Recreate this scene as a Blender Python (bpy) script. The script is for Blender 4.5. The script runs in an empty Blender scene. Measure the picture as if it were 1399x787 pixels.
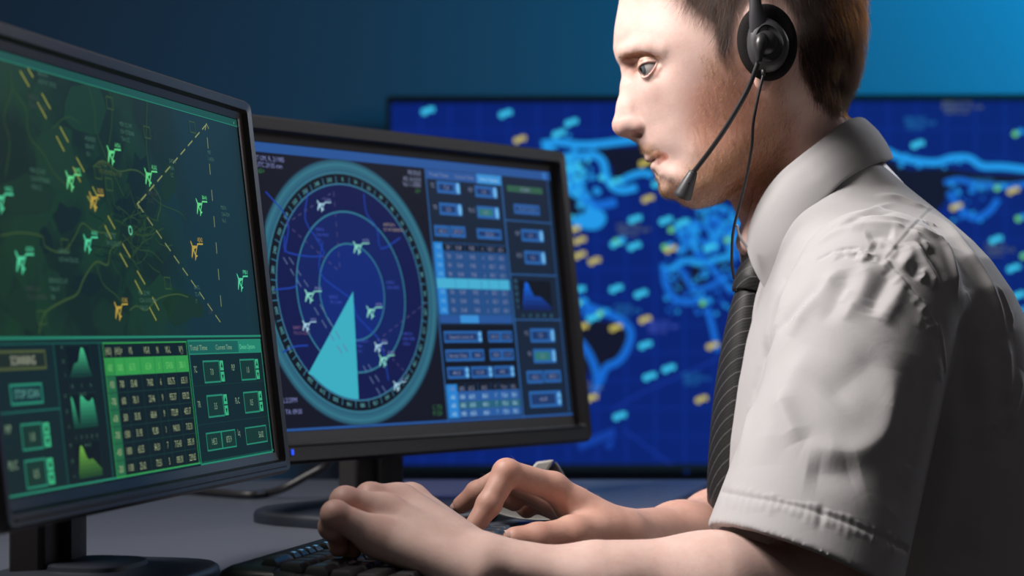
import bpy, bmesh, math, random
import numpy as np
from mathutils import Vector, Matrix

# ---------------------------------------------------------------- camera, world, lights, exposure
scene = bpy.context.scene
COL = scene.collection
F = 2800.0                       # focal length in pixels of the 1399 px wide frame
HZ = 450.0                       # horizon row
CX = 699.5
CAM_Z = 0.928
DESK_Z = 0.75
YS = 1.75                        # depth of the sitter's middle plane

cam_data = bpy.data.cameras.new('camera')
cam = bpy.data.objects.new('camera', cam_data)
COL.objects.link(cam)
cam.location = (0, 0, CAM_Z)
cam.rotation_euler = (math.pi / 2, 0, 0)
cam_data.sensor_fit = 'HORIZONTAL'
cam_data.sensor_width = 36.0
cam_data.lens = 36.0 * F / 1399.0
cam_data.shift_y = (HZ - 393.5) / 1399.0
cam_data.clip_start = 0.05
cam_data.dof.use_dof = True
cam_data.dof.focus_distance = 1.58
cam_data.dof.aperture_fstop = (cam_data.lens / 1000.0) / 0.0115
scene.camera = cam

vs = scene.view_settings
vs.view_transform = 'Standard'
vs.look = 'None'
vs.exposure = 0.0
vs.gamma = 1.0
vs.use_curve_mapping = False
scene.cycles.use_denoising = True

world = bpy.data.worlds.new('world')
scene.world = world
world.use_nodes = True
wb = world.node_tree.nodes['Background']
wb.inputs[0].default_value = (0.92, 0.86, 0.88, 1)
wb.inputs[1].default_value = 0.062


def area_light(name, loc, target, size, power, color, size_y=None):
    l = bpy.data.lights.new(name, 'AREA')
    l.energy = power
    l.color = color
    l.size = size
    if size_y:
        l.shape = 'RECTANGLE'
        l.size_y = size_y
    o = bpy.data.objects.new(name, l)
    COL.objects.link(o)
    o.location = loc
    d = Vector(target) - Vector(loc)
    o.rotation_euler = d.to_track_quat('-Z', 'Y').to_euler()
    return o


def spot_light(name, loc, target, power, color, angle, blend, radius):
    l = bpy.data.lights.new(name, 'SPOT')
    l.energy = power
    l.color = color
    l.spot_size = math.radians(angle)
    l.spot_blend = blend
    l.shadow_soft_size = radius
    o = bpy.data.objects.new(name, l)
    COL.objects.link(o)
    o.location = loc
    d = Vector(target) - Vector(loc)
    o.rotation_euler = d.to_track_quat('-Z', 'Y').to_euler()
    return o


# soft key lamp in front of the sitter and a little towards the camera
key = area_light('key_lamp', (-0.80, 1.40, 2.04), (0.2, 1.65, 1.0), 0.65, 15.5, (1.0, 0.94, 0.91))
key.data.spread = math.radians(95)
# rim lamp high behind the sitter
area_light('rim_lamp', (1.25, 2.75, 1.75), (0.35, 1.75, 1.15), 0.35, 9.0, (0.95, 0.95, 1.0))
# blue lamp washing the back wall from the upper right
spot_light('wall_wash_lamp', (1.75, 3.05, 2.15), (1.35, 3.86, 1.60), 230.0, (0.0, 0.60, 1.0), 130, 1.0, 0.25)

# ---------------------------------------------------------------- helpers


def lin(c):
    c = c / 255.0
    return c / 12.92 if c <= 0.04045 else ((c + 0.055) / 1.055) ** 2.4


def rgb(r, g, b):
    return (lin(r), lin(g), lin(b), 1.0)


def P(px, py, y):
    """the point seen at pixel (px, py) of the photo at depth y"""
    return Vector(((px - CX) / F * y, y, CAM_Z - (py - HZ) / F * y))


def tag(o, label=None, cat=None, group=None, kind=None):
    if label:
        o['label'] = label
    if cat:
        o['category'] = cat
    if group:
        o['group'] = group
    if kind:
        o['kind'] = kind
    return o


def empty(name, loc, label, cat, group=None):
    o = bpy.data.objects.new(name, None)
    COL.objects.link(o)
    o.location = loc
    o.empty_display_size = 0.05
    return tag(o, label, cat, group)


def world_origin(parent):
    v = Vector((0, 0, 0))
    while parent is not None:
        v += parent.location
        parent = parent.parent
    return v


def link(name, me, parent=None, mats=None, smooth=True):
    """link mesh data given in world coordinates under a parent (parents are never rotated)"""
    o = bpy.data.objects.new(name, me)
    COL.objects.link(o)
    if mats is not None:
        for m in (mats if isinstance(mats, (list, tuple)) else [mats]):
            me.materials.append(m)
    if parent is not None:
        o.parent = parent
        off = world_origin(parent)
        me.transform(Matrix.Translation(-off))
    if smooth:
        me.polygons.foreach_set('use_smooth', [True] * len(me.polygons))
    return o


def from_bm(name, bm, parent=None, mats=None, smooth=False):
    me = bpy.data.meshes.new(name)
    bmesh.ops.recalc_face_normals(bm, faces=bm.faces)
    bm.to_mesh(me)
    bm.free()
    o = link(name, me, parent, mats, smooth)
    return o


def auto_smooth(o, deg=35):
    me = o.data
    me.polygons.foreach_set('use_smooth', [True] * len(me.polygons))
    me.set_sharp_from_angle(angle=math.radians(deg))


def bevel(o, w, seg=3, deg=30):
    m = o.modifiers.new('bevel', 'BEVEL')
    m.width = w
    m.segments = seg
    m.limit_method = 'ANGLE'
    m.angle_limit = math.radians(deg)
    auto_smooth(o, 50)
    return o


def add_box(bm, c, sx, sy, sz, ax=None, mi=0):
    """box centred at c with full sizes along the axes ax"""
    ax = ax or (Vector((1, 0, 0)), Vector((0, 1, 0)), Vector((0, 0, 1)))
    c = Vector(c)
    vs_ = []
    for k in range(8):
        s = ((k & 1) * 2 - 1, ((k >> 1) & 1) * 2 - 1, ((k >> 2) & 1) * 2 - 1)
        vs_.append(bm.verts.new(c + ax[0] * s[0] * sx / 2 + ax[1] * s[1] * sy / 2 + ax[2] * s[2] * sz / 2))
    for f in ((0, 1, 3, 2), (4, 6, 7, 5), (0, 4, 5, 1), (2, 3, 7, 6), (0, 2, 6, 4), (1, 5, 7, 3)):
        bm.faces.new([vs_[i] for i in f]).material_index = mi


def loft(bm, rings, closed=True, cap0=True, cap1=True, mi=0):
    rr = [[bm.verts.new(Vector(p)) for p in ring] for ring in rings]
    n = len(rr[0])
    for a, b in zip(rr[:-1], rr[1:]):
        for i in range(n if closed else n - 1):
            j = (i + 1) % n
            bm.faces.new((a[i], a[j], b[j], b[i])).material_index = mi
    if cap0:
        bm.faces.new(list(reversed(rr[0]))).material_index = mi
    if cap1:
        bm.faces.new(rr[-1]).material_index = mi
    return rr


def catmull(pts, n=8):
    pts = [Vector(p) for p in pts]
    ext = [pts[0] * 2 - pts[1]] + pts + [pts[-1] * 2 - pts[-2]]
    out = []
    for i in range(1, len(ext) - 2):
        p0, p1, p2, p3 = ext[i - 1:i + 3]
        for k in range(n):
            t = k / n
            out.append(0.5 * ((2 * p1) + (p2 - p0) * t + (2 * p0 - 5 * p1 + 4 * p2 - p3) * t * t + (3 * p1 - p0 - 3 * p2 + p3) * t ** 3))
    out.append(pts[-1].copy())
    return out


def add_tube(bm, pts, rad, n=12, caps=True, mi=0):
    """tube through pts; rad a number or a list"""
    pts = [Vector(p) for p in pts]
    m = len(pts)
    if not isinstance(rad, (list, tuple)):
        rad = [rad] * m
    t0 = (pts[1] - pts[0]).normalized()
    ref = Vector((0, 0, 1)) if abs(t0.z) < 0.9 else Vector((1, 0, 0))
    a = t0.cross(ref).normalized()
    rings = []
    for i in range(m):
        t = (pts[min(i + 1, m - 1)] - pts[max(i - 1, 0)]).normalized()
        a = (a - t * a.dot(t)).normalized()
        b = t.cross(a)
        rings.append([pts[i] + (a * math.cos(2 * math.pi * k / n) + b * math.sin(2 * math.pi * k / n)) * rad[i] for k in range(n)])
    loft(bm, rings, True, caps, caps, mi)


_mats = {}


def mat(name, color, rough=0.5, metal=0.0, spec=0.5, bump=0.0, bscale=200.0, emit=None, estr=1.0, coat=0.0):
    if name in _mats:
        return _mats[name]
    m = bpy.data.materials.new(name)
    m.use_nodes = True
    nt = m.node_tree
    b = nt.nodes['Principled BSDF']
    b.inputs['Base Color'].default_value = color
    b.inputs['Roughness'].default_value = rough
    b.inputs['Metallic'].default_value = metal
    b.inputs['Specular IOR Level'].default_value = spec
    b.inputs['Coat Weight'].default_value = coat
    if emit is not None:
        b.inputs['Emission Color'].default_value = emit
        b.inputs['Emission Strength'].default_value = estr
    if bump:
        tc = nt.nodes.new('ShaderNodeTexCoord')
        n = nt.nodes.new('ShaderNodeTexNoise')
        n.inputs['Scale'].default_value = bscale
        n.inputs['Detail'].default_value = 4
        bp = nt.nodes.new('ShaderNodeBump')
        bp.inputs['Strength'].default_value = bump
        bp.inputs['Distance'].default_value = 0.001
        nt.links.new(tc.outputs['Object'], n.inputs['Vector'])
        nt.links.new(n.outputs[0], bp.inputs['Height'])
        nt.links.new(bp.outputs[0], b.inputs['Normal'])
    _mats[name] = m
    return m
# ================================================================ the room shell
WALL_Y = 3.86


def wall_material():
    m = bpy.data.materials.new('matte_wall_paint')
    m.use_nodes = True
    nt = m.node_tree
    b = nt.nodes['Principled BSDF']
    b.inputs['Roughness'].default_value = 0.85
    tc = nt.nodes.new('ShaderNodeTexCoord')
    n = nt.nodes.new('ShaderNodeTexNoise')
    n.inputs['Scale'].default_value = 3.0
    r = nt.nodes.new('ShaderNodeValToRGB')
    r.color_ramp.elements[0].color = (0.10, 0.135, 0.20, 1)
    r.color_ramp.elements[1].color = (0.108, 0.145, 0.215, 1)
    nt.links.new(tc.outputs['Object'], n.inputs['Vector'])
    nt.links.new(n.outputs[0], r.inputs[0])
    nt.links.new(r.outputs[0], b.inputs['Base Color'])
    return m


bm = bmesh.new()
add_box(bm, (0.2, WALL_Y + 0.05, 1.4), 6.4, 0.1, 2.8)
w = from_bm('wall_back', bm, None, wall_material())
tag(w, kind='structure')
bm = bmesh.new()
add_box(bm, (0.2, 1.6, -0.05), 6.4, 4.8, 0.1)
fl = from_bm('floor', bm, None, mat('dark_carpet', (0.03, 0.032, 0.04, 1), 0.95, bump=0.4, bscale=300))
tag(fl, kind='structure')

# ---------------------------------------------------------------- screens


def emat(c, k=1.0):
    """glossy display pixel colour (c = 0..255)"""
    return mat('display_%d_%d_%d' % tuple(c), (0.005, 0.005, 0.006, 1), 0.32, spec=0.03, emit=rgb(*c), estr=k)


_text_cache = {}


def text_tris(s):
    """outline of a string in the built-in font, unit size: verts, faces, width, height"""
    if s in _text_cache:
        return _text_cache[s]
    cu = bpy.data.curves.new('t', 'FONT')
    cu.body = s
    cu.size = 1.0
    cu.resolution_u = 2
    o = bpy.data.objects.new('t', cu)
    me = o.to_mesh()
    v = [(q.co.x, q.co.y) for q in me.vertices]
    f = [tuple(p.vertices) for p in me.polygons]
    o.to_mesh_clear()
    bpy.data.objects.remove(o)
    bpy.data.curves.remove(cu)
    xs = [q[0] for q in v] or [0, 1]
    ys = [q[1] for q in v] or [0, 1]
    res = (v, f, min(xs), max(xs), min(ys), max(ys))
    _text_cache[s] = res
    return res


class Canvas:
    """flat picture content of a display: polygons in the display plane, in thin layers"""

    def __init__(self, c, r, u):
        self.c, self.r, self.u = Vector(c), Vector(r), Vector(u)
        self.n = self.r.cross(self.u).normalized()
        if self.n.y > 0:
            self.n = -self.n
        self.v, self.f, self.m, self.mats = [], [], [], []
        self.k = 0

    def loc(self, px, py):
        d = P(px, py, 1.0) - Vector((0, 0, CAM_Z))
        o = Vector((0, 0, CAM_Z))
        t = (self.c - o).dot(self.n) / d.dot(self.n)
        q = o + d * t - self.c
        return (q.dot(self.r), q.dot(self.u))

    def mi(self, material):
        if material not in self.mats:
            self.mats.append(material)
        return self.mats.index(material)

    def tris(self, pts, faces, material, layer):
        b = len(self.v)
        self.k += 1
        z = layer * 0.00012 + 0.0003
        for a, c in pts:
            self.v.append(self.c + self.r * a + self.u * c + self.n * z)
        i = self.mi(material)
        for f in faces:
            self.f.append([b + q for q in f])
            self.m.append(i)

    def poly(self, pts, material, layer=1):
        self.tris(pts, [list(range(len(pts)))], material, layer)

    def ppoly(self, px, material, layer=1):
        """polygon with corners given as photo pixels (kept simple; triangulated)"""
        pts = [self.loc(*p) for p in px]
        from mathutils.geometry import tessellate_polygon
        tr = tessellate_polygon([[Vector((a, b, 0)) for a, b in pts]])
        self.tris(pts, [list(t) for t in tr], material, layer)

    def rect(self, x0, y0, x1, y1, material, layer=1):
        self.poly([(x0, y0), (x1, y0), (x1, y1), (x0, y1)], material, layer)

    def frame(self, x0, y0, x1, y1, t, material, layer=2):
        if x0 > x1: x0, x1 = x1, x0
        if y0 > y1: y0, y1 = y1, y0
        self.tris([(x0, y0), (x1, y0), (x1, y1), (x0, y1), (x0 + t, y0 + t), (x1 - t, y0 + t), (x1 - t, y1 - t), (x0 + t, y1 - t)],
                  [(0, 1, 5, 4), (1, 2, 6, 5), (2, 3, 7, 6), (3, 0, 4, 7)], material, layer)

    def line(self, pts, wd, material, layer=2):
        """polyline with mitred quads"""
        n = len(pts)
        P2 = [Vector((a, b)) for a, b in pts]
        L = []
        for i in range(n):
            d = (P2[min(i + 1, n - 1)] - P2[max(i - 1, 0)])
            if d.length < 1e-9:
                d = Vector((1, 0))
            d.normalize()
            nn = Vector((-d.y, d.x)) * wd / 2
            L.append((P2[i] + nn, P2[i] - nn))
        vv = [tuple(q) for pr in L for q in pr]
        self.tris(vv, [(2 * i, 2 * i + 1, 2 * i + 3, 2 * i + 2) for i in range(n - 1)], material, layer)

    def pline(self, px, wd, material, layer=2, smooth=0):
        pts = [self.loc(*p) for p in px]
        if smooth:
            pts = [(q.x, q.y) for q in catmull([Vector((a, b, 0)) for a, b in pts], smooth)]
        self.line(pts, wd, material, layer)

    def dashes(self, a, b, n, duty, wd, material, layer=2):
        for i in range(n):
            t0, t1 = i / n, (i + duty) / n
            self.line([(a[0] + (b[0] - a[0]) * t0, a[1] + (b[1] - a[1]) * t0), (a[0] + (b[0] - a[0]) * t1, a[1] + (b[1] - a[1]) * t1)], wd, material, layer)

    def ring(self, cx, cy, r0, r1, material, layer=1, a0=0, a1=360, n=96, clip=None):
        v, f = [], []
        for i in range(n + 1):
            a = math.radians(a0 + (a1 - a0) * i / n)
            for r in (r0, r1):
                x = cx + r * math.cos(a)
                if clip is not None:
                    x = max(x, clip)
                v.append((x, cy + r * math.sin(a)))
        for i in range(n):
            f.append((2 * i, 2 * i + 1, 2 * i + 3, 2 * i + 2))
        self.tris(v, f, material, layer)

    def disc(self, cx, cy, r, material, layer=1, n=20, ax=1.0):
        self.poly([(cx + ax * r * math.cos(2 * math.pi * i / n), cy + r * math.sin(2 * math.pi * i / n)) for i in range(n)], material, layer)

    def text(self, s, x, y, h, material, layer=3, w=None, align='c', rot=0.0, flat=1.0):
        """string of cap height h centred (or left aligned) at (x, y); w forces its width"""
        v, f, x0, x1, y0, y1 = text_tris(s)
        sc = h / 0.73
        sx = (w / (x1 - x0)) if w else sc * flat
        cxx = (x0 + x1) / 2 if align == 'c' else (x0 if align == 'l' else x1)
        cyy = 0.365
        ca, sa = math.cos(rot), math.sin(rot)
        pts = []
        for a, b in v:
            a2, b2 = (a - cxx) * sx, (b - cyy) * sc
            pts.append((x + a2 * ca - b2 * sa, y + a2 * sa + b2 * ca))
        self.tris(pts, f, material, layer)

    def build(self, name, parent):
        me = bpy.data.meshes.new(name)
        me.from_pydata([tuple(q) for q in self.v], [], self.f)
        me.update()
        # all faces look out of the display
        nrm = self.n
        flip = [p.index for p in me.polygons if p.normal.dot(nrm) < 0]
        bm = bmesh.new()
        bm.from_mesh(me)
        bm.faces.ensure_lookup_table()
        for i in flip:
            bm.faces[i].normal_flip()
        bm.to_mesh(me)
        bm.free()
        o = link(name, me, parent, self.mats, smooth=False)
        o.data.polygons.foreach_set('material_index', self.m)
        return o


def plane_icon(cv, px, py, size, material, lab, labmat, layer=4, rot=math.radians(35)):
    """small aircraft symbol with a leader line and a tag"""
    x, y = cv.loc(px, py)
    half = [(0.0, 1.0), (0.10, 0.80), (0.12, 0.35), (0.95, -0.20), (0.95, -0.38), (0.12, -0.08), (0.09, -0.62), (0.38, -0.86), (0.38, -1.0), (0.0, -0.88)]
    pts = half + [(-a, b) for a, b in reversed(half[1:-1])]
    ca, sa = math.cos(rot), math.sin(rot)
    q = [(x + (a * ca - b * sa) * size, y + (a * sa + b * ca) * size) for a, b in pts]
    from mathutils.geometry import tessellate_polygon
    tr = tessellate_polygon([[Vector((a, b, 0)) for a, b in q]])
    cv.tris(q, [list(t) for t in tr], material, layer)
    cv.line([(x + 0.35 * size, y - 0.55 * size), (x + 1.2 * size, y + 0.55 * size), (x + 2.6 * size, y + 0.6 * size)], size * 0.16, material, layer)
    cv.text(lab, x + 1.95 * size, y + 1.0 * size, size * 0.42, labmat, layer, w=size * 1.3)
    return x, y


def screen_frame(yaw, tilt):
    r = Vector((math.cos(yaw), math.sin(yaw), 0))
    n0 = Vector((math.sin(yaw), -math.cos(yaw), 0))
    u = Vector((0, 0, 1)) * math.cos(tilt) - n0 * math.sin(tilt)
    return r, u, (n0 * math.cos(tilt) + Vector((0, 0, 1)) * math.sin(tilt))


def rrect(c, r, u, n, hx, hy, rad, z, seg=5, oy=0.0):
    """rounded rectangle ring about c"""
    out = []
    for qx, qy, a0 in ((1, 1, 0), (-1, 1, 90), (-1, -1, 180), (1, -1, 270)):
        for i in range(seg + 1):
            a = math.radians(a0 + 90 * i / seg)
            out.append(c + r * (qx * (hx - rad) + rad * math.cos(a)) + u * (oy + qy * (hy - rad) + rad * math.sin(a)) + n * z)
    return out


SW, SH = 0.476, 0.268


def monitor(label, group, c, yaw, tilt, bt, bb, bs, lip, plastic, edge, base):
    r, u, n = screen_frame(yaw, tilt)
    c = Vector(c)
    n0 = Vector((math.sin(yaw), -math.cos(yaw), 0))
    foot = Vector((c.x, c.y, DESK_Z)) - n0 * 0.067
    root = empty('computer_monitor', foot, label, 'monitor', group)
    oy = (bt - bb) / 2
    hx, hy = SW / 2 + bs, SH / 2 + (bt + bb) / 2
    bm = bmesh.new()
    rings = [rrect(c, r, u, n, SW / 2, SH / 2, 0.0006, -0.0015, oy=0),
             rrect(c, r, u, n, SW / 2 + 0.0003, SH / 2 + 0.0003, 0.0008, 0.0015, oy=0),
             rrect(c, r, u, n, SW / 2 + 0.35 * bs, SH / 2 + 0.35 * (bt + bb) / 2, 0.002, 0.003, oy=oy * 0.35),
             rrect(c, r, u, n, SW / 2 + 0.45 * bs, SH / 2 + 0.45 * (bt + bb) / 2, 0.003, lip, oy=oy * 0.45),
             rrect(c, r, u, n, hx - 0.003, hy - 0.003, 0.006, lip + 0.001, oy=oy),
             rrect(c, r, u, n, hx - 0.0008, hy - 0.0008, 0.008, lip - 0.002, oy=oy),
             rrect(c, r, u, n, hx, hy, 0.0085, lip - 0.006, oy=oy),
             rrect(c, r, u, n, hx, hy, 0.0085, -0.012, oy=oy),
             rrect(c, r, u, n, hx - 0.006, hy - 0.006, 0.012, -0.024, oy=oy),
             rrect(c, r, u, n, hx - 0.05, hy - 0.045, 0.02, -0.046, oy=oy),
             rrect(c, r, u, n, hx - 0.07, hy - 0.06, 0.02, -0.048, oy=oy)]
    loft(bm, rings, True, True, True)
    ho = from_bm('housing', bm, root, plastic)
    auto_smooth(ho, 40)
    # neck: a flat upright block behind the panel, then a round hub and the foot plate
    bm = bmesh.new()
    add_box(bm, foot + Vector((0, 0, 0.125)), 0.075, 0.026, 0.236, (r, n0, Vector((0, 0, 1))))
    o = from_bm('stand_neck', bm, root, plastic)
    bevel(o, 0.004)
    bm = bmesh.new()
    add_box(bm, foot + n0 * 0.0165 + Vector((0, 0, 0.100)), 0.016, 0.008, 0.17, (r, n0, Vector((0, 0, 1))))
    o = from_bm('cable_channel', bm, o, mat('black_channel', (0.008, 0.008, 0.009, 1), 0.5))
    bm = bmesh.new()
    bn, br, hn, hr = base
    bc = foot + n0 * (0.075 + bn) + r * br
    rings = []
    for k, (sc, z) in enumerate(((1.0, 0.0), (1.0, 0.007), (0.985, 0.0105), (0.95, 0.0125), (0.4, 0.0155), (0.39, 0.0185), (0.36, 0.0195))):
        rings.append([bc + (r * (math.copysign(abs(math.cos(a)) ** 0.55, math.cos(a)) * hr) + n0 * (math.copysign(abs(math.sin(a)) ** 0.55, math.sin(a)) * hn)) * sc + Vector((0, 0, z))
                      for a in [2 * math.pi * i / 64 for i in range(64)]])
    loft(bm, rings)
    o = from_bm('stand_base', bm, root, edge)
    auto_smooth(o, 40)
    return root, Canvas(c, r, u), ho, (c, r, u, n)
# ================================================================ desk monitors and their displays
BLACK_PLASTIC = mat('black_monitor_plastic', (0.022, 0.020, 0.021, 1), 0.42, spec=0.4, bump=0.05, bscale=900)
BASE_PLASTIC = mat('dark_base_plastic', (0.010, 0.013, 0.020, 1), 0.45, spec=0.3)


def display_map_material():
    """dim green road map on the left monitor, with a bluish reflection veil painted in at the right"""
    m = bpy.data.materials.new('display_green_map')
    m.use_nodes = True
    nt = m.node_tree
    b = nt.nodes['Principled BSDF']
    b.inputs['Base Color'].default_value = (0.012, 0.012, 0.014, 1)
    b.inputs['Roughness'].default_value = 0.35
    b.inputs['Specular IOR Level'].default_value = 0.03
    at = nt.nodes.new('ShaderNodeAttribute')
    at.attribute_name = 'uvw'
    n1 = nt.nodes.new('ShaderNodeTexNoise')
    n1.inputs['Scale'].default_value = 14
    n1.inputs['Detail'].default_value = 5
    v1 = nt.nodes.new('ShaderNodeTexVoronoi')
    v1.inputs['Scale'].default_value = 34
    rp = nt.nodes.new('ShaderNodeValToRGB')
    rp.color_ramp.elements[0].position = 0.44
    rp.color_ramp.elements[0].color = rgb(20, 39, 34)
    rp.color_ramp.elements[1].position = 0.60
    rp.color_ramp.elements[1].color = rgb(24, 54, 38)
    mx = nt.nodes.new('ShaderNodeMix')
    mx.data_type = 'RGBA'
    mx.inputs[7].default_value = rgb(17, 46, 55)  # teal towards the right: bluish reflected haze painted into the emission
    sp = nt.nodes.new('ShaderNodeSeparateXYZ')
    mr = nt.nodes.new('ShaderNodeMapRange')
    mr.inputs[1].default_value = 0.02
    mr.inputs[2].default_value = 0.12
    nt.links.new(at.outputs['Vector'], n1.inputs['Vector'])
    nt.links.new(at.outputs['Vector'], v1.inputs['Vector'])
    ad = nt.nodes.new('ShaderNodeMath')
    ad.operation = 'MULTIPLY_ADD'
    sv = nt.nodes.new('ShaderNodeSeparateColor')
    nt.links.new(v1.outputs['Color'], sv.inputs[0])
    nt.links.new(sv.outputs[0], ad.inputs[0])
    ad.inputs[1].default_value = 0.16
    nt.links.new(n1.outputs[0], ad.inputs[2])
    sb = nt.nodes.new('ShaderNodeMath')
    sb.operation = 'SUBTRACT'
    sb.inputs[1].default_value = 0.08
    nt.links.new(ad.outputs[0], sb.inputs[0])
    nt.links.new(sb.outputs[0], rp.inputs[0])
    nt.links.new(at.outputs['Vector'], sp.inputs[0])
    a2 = nt.nodes.new('ShaderNodeMath')
    a2.operation = 'MULTIPLY_ADD'
    a2.inputs[1].default_value = 0.22
    nt.links.new(n1.outputs[0], a2.inputs[0])
    nt.links.new(sp.outputs[0], a2.inputs[2])
    s3 = nt.nodes.new('ShaderNodeMath')
    s3.operation = 'SUBTRACT'
    s3.inputs[1].default_value = 0.11
    nt.links.new(a2.outputs[0], s3.inputs[0])
    nt.links.new(s3.outputs[0], mr.inputs[0])
    nt.links.new(mr.outputs[0], mx.inputs[0])
    nt.links.new(rp.outputs[0], mx.inputs[6])
    nt.links.new(mx.outputs[2], b.inputs['Emission Color'])
    b.inputs['Emission Strength'].default_value = 1.0
    return m


def add_uvw(o, c, r, u):
    """display-plane coordinates as a mesh attribute"""
    me = o.data
    off = world_origin(o.parent)
    at = me.attributes.new('uvw', 'FLOAT_VECTOR', 'POINT')
    vals = []
    for v in me.vertices:
        d = v.co + off - Vector(c)
        vals += [d.dot(r), d.dot(u), 0.0]
    at.data.foreach_set('vector', vals)


# ---------------- left monitor: green traffic map
rootA, cv, housA, frA = monitor('black computer monitor at the left with a green map and flight table on it', 'desk monitors',
                                (-0.2561, 1.4089, CAM_Z + 0.0350), 1.36043, 0.11672, 0.0165, 0.0185, 0.018, 0.0075, BLACK_PLASTIC, BASE_PLASTIC, (-0.034, -0.01, 0.070, 0.095))
G = dict(line=emat((38, 128, 104)), soft=emat((24, 66, 56)), faint=emat((24, 58, 52)), panel=emat((21, 46, 44)), panel2=emat((18, 38, 42)), dark=emat((17, 30, 34)),
         bright=emat((74, 190, 120)), hi=emat((52, 150, 72)), col=emat((34, 100, 66)), text=emat((128, 156, 126)), dim=emat((64, 100, 86)), grey=emat((58, 66, 64)),
         olive=emat((74, 86, 52)), yellow=emat((138, 140, 62)), gold=emat((176, 150, 62)), plane=emat((98, 206, 130)), planeb=emat((80, 200, 150)), dash=emat((128, 140, 88)),
         teal=emat((26, 92, 84)), tealbar=emat((24, 76, 68)), road=emat((40, 66, 40)), road2=emat((52, 76, 42)), btn=emat((22, 52, 46)), lite=emat((96, 190, 150)),
         area1=emat((58, 170, 122)), area2=emat((28, 92, 72)), area3=emat((98, 150, 58)), area4=emat((44, 80, 46)), land=emat((26, 54, 38)), land2=emat((24, 48, 36)), deep=emat((19, 36, 35)))
hx, hy = SW / 2, SH / 2
mapm = display_map_material()
_, ysep = cv.loc(150, 461)
cv.rect(-hx, ysep, hx, hy, mapm, 0)
cv.rect(-hx, -hy, hx, ysep, G['panel'], 0)
_, ybar = cv.loc(150, 125)
cv.rect(-hx, hy - 0.0055, hx, hy, G['tealbar'], 2)
cv.line([(-hx, hy - 0.0056), (hx, hy - 0.0056)], 0.0006, G['line'], 3)
x, y = cv.loc(318, 168)
cv.text('x', hx - 0.008, hy - 0.0028, 0.003, G['lite'], 4)
rnd = random.Random(4)
# fields, woods and roads of the map
for (px, py, sx, sy, mm) in ((120, 150, 30, 44, 'land'), (75, 215, 34, 40, 'land'), (30, 270, 40, 30, 'land2'), (215, 410, 26, 36, 'land'), (150, 440, 24, 20, 'land2'), (205, 330, 18, 20, 'land2'),
                             (250, 420, 26, 24, 'land2'), (30, 420, 24, 34, 'land2'), (90, 300, 22, 22, 'deep'), (62, 330, 10, 20, 'deep'), (120, 390, 22, 16, 'deep'), (230, 250, 10, 26, 'land2'), (178, 285, 20, 20, 'deep'), (190, 240, 16, 30, 'deep')):
    pts = []
    nn = 13
    for i in range(nn):
        a = 2 * math.pi * i / nn
        k = 0.7 + 0.5 * rnd.random()
        pts.append((px + math.cos(a) * sx * k, py + math.sin(a) * sy * k))
    cv.ppoly(pts, G[mm], 1)
for path, wd, mm in (
        ([(12, 92), (16, 120), (34, 150), (38, 185), (58, 210), (72, 236), (100, 262)], 0.0016, 'road'),
        ([(16, 122), (4, 160), (12, 195), (6, 240)], 0.0014, 'road'),
        ([(0, 322), (26, 318), (56, 323), (60, 336), (80, 345), (92, 338), (104, 318), (112, 305), (128, 316), (158, 320)], 0.0012, 'road2'),
        ([(52, 456), (60, 428), (84, 412), (104, 402), (114, 380), (130, 358), (146, 362), (150, 342), (165, 330)], 0.0016, 'road2'),
        ([(130, 360), (140, 388), (158, 404), (168, 418)], 0.0012, 'road'),
        ([(115, 100), (128, 150), (130, 178), (144, 215), (168, 268)], 0.0014, 'road'),
        ([(148, 112), (152, 160), (146, 210)], 0.0012, 'road'),
        ([(200, 140), (199, 200), (206, 250), (213, 262)], 0.0014, 'road'),
        ([(126, 228), (140, 220), (160, 234), (180, 232), (196, 240), (218, 272), (214, 300)], 0.0012, 'road2'),
        ([(176, 424), (186, 418), (198, 424), (216, 408), (240, 402), (256, 406)], 0.0012, 'road2'),
        ([(70, 176), (90, 160), (108, 168)], 0.0010, 'road'),
        ([(88, 330), (110, 334), (140, 338), (156, 342)], 0.0008, 'deep'),
        ([(174, 250), (184, 282), (196, 304), (194, 330), (180, 352), (190, 370)], 0.0010, 'road'),
        ([(160, 282), (176, 296), (180, 316), (200, 322), (222, 312)], 0.0010, 'road'),
        ([(206, 268), (220, 280), (244, 290), (252, 300)], 0.0009, 'road'),
        ([(166, 320), (186, 340), (206, 344), (222, 360)], 0.0009, 'road')):
    cv.pline(path, wd, G[mm], 2, smooth=4)
for i in range(46):
    a = rnd.random() * 6.28
    rr = rnd.random() ** 0.7 * 46
    px, py = 178 + rr * math.cos(a) * 0.8, 318 + rr * math.sin(a)
    b = rnd.random() * 6.28
    pts = [(px, py)]
    for k in range(3):
        b += rnd.uniform(-0.7, 0.7)
        pts.append((pts[-1][0] + 9 * math.cos(b), pts[-1][1] + 12 * math.sin(b)))
    cv.pline(pts, 0.0008, G['road' if i % 3 else 'deep'], 2)
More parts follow.
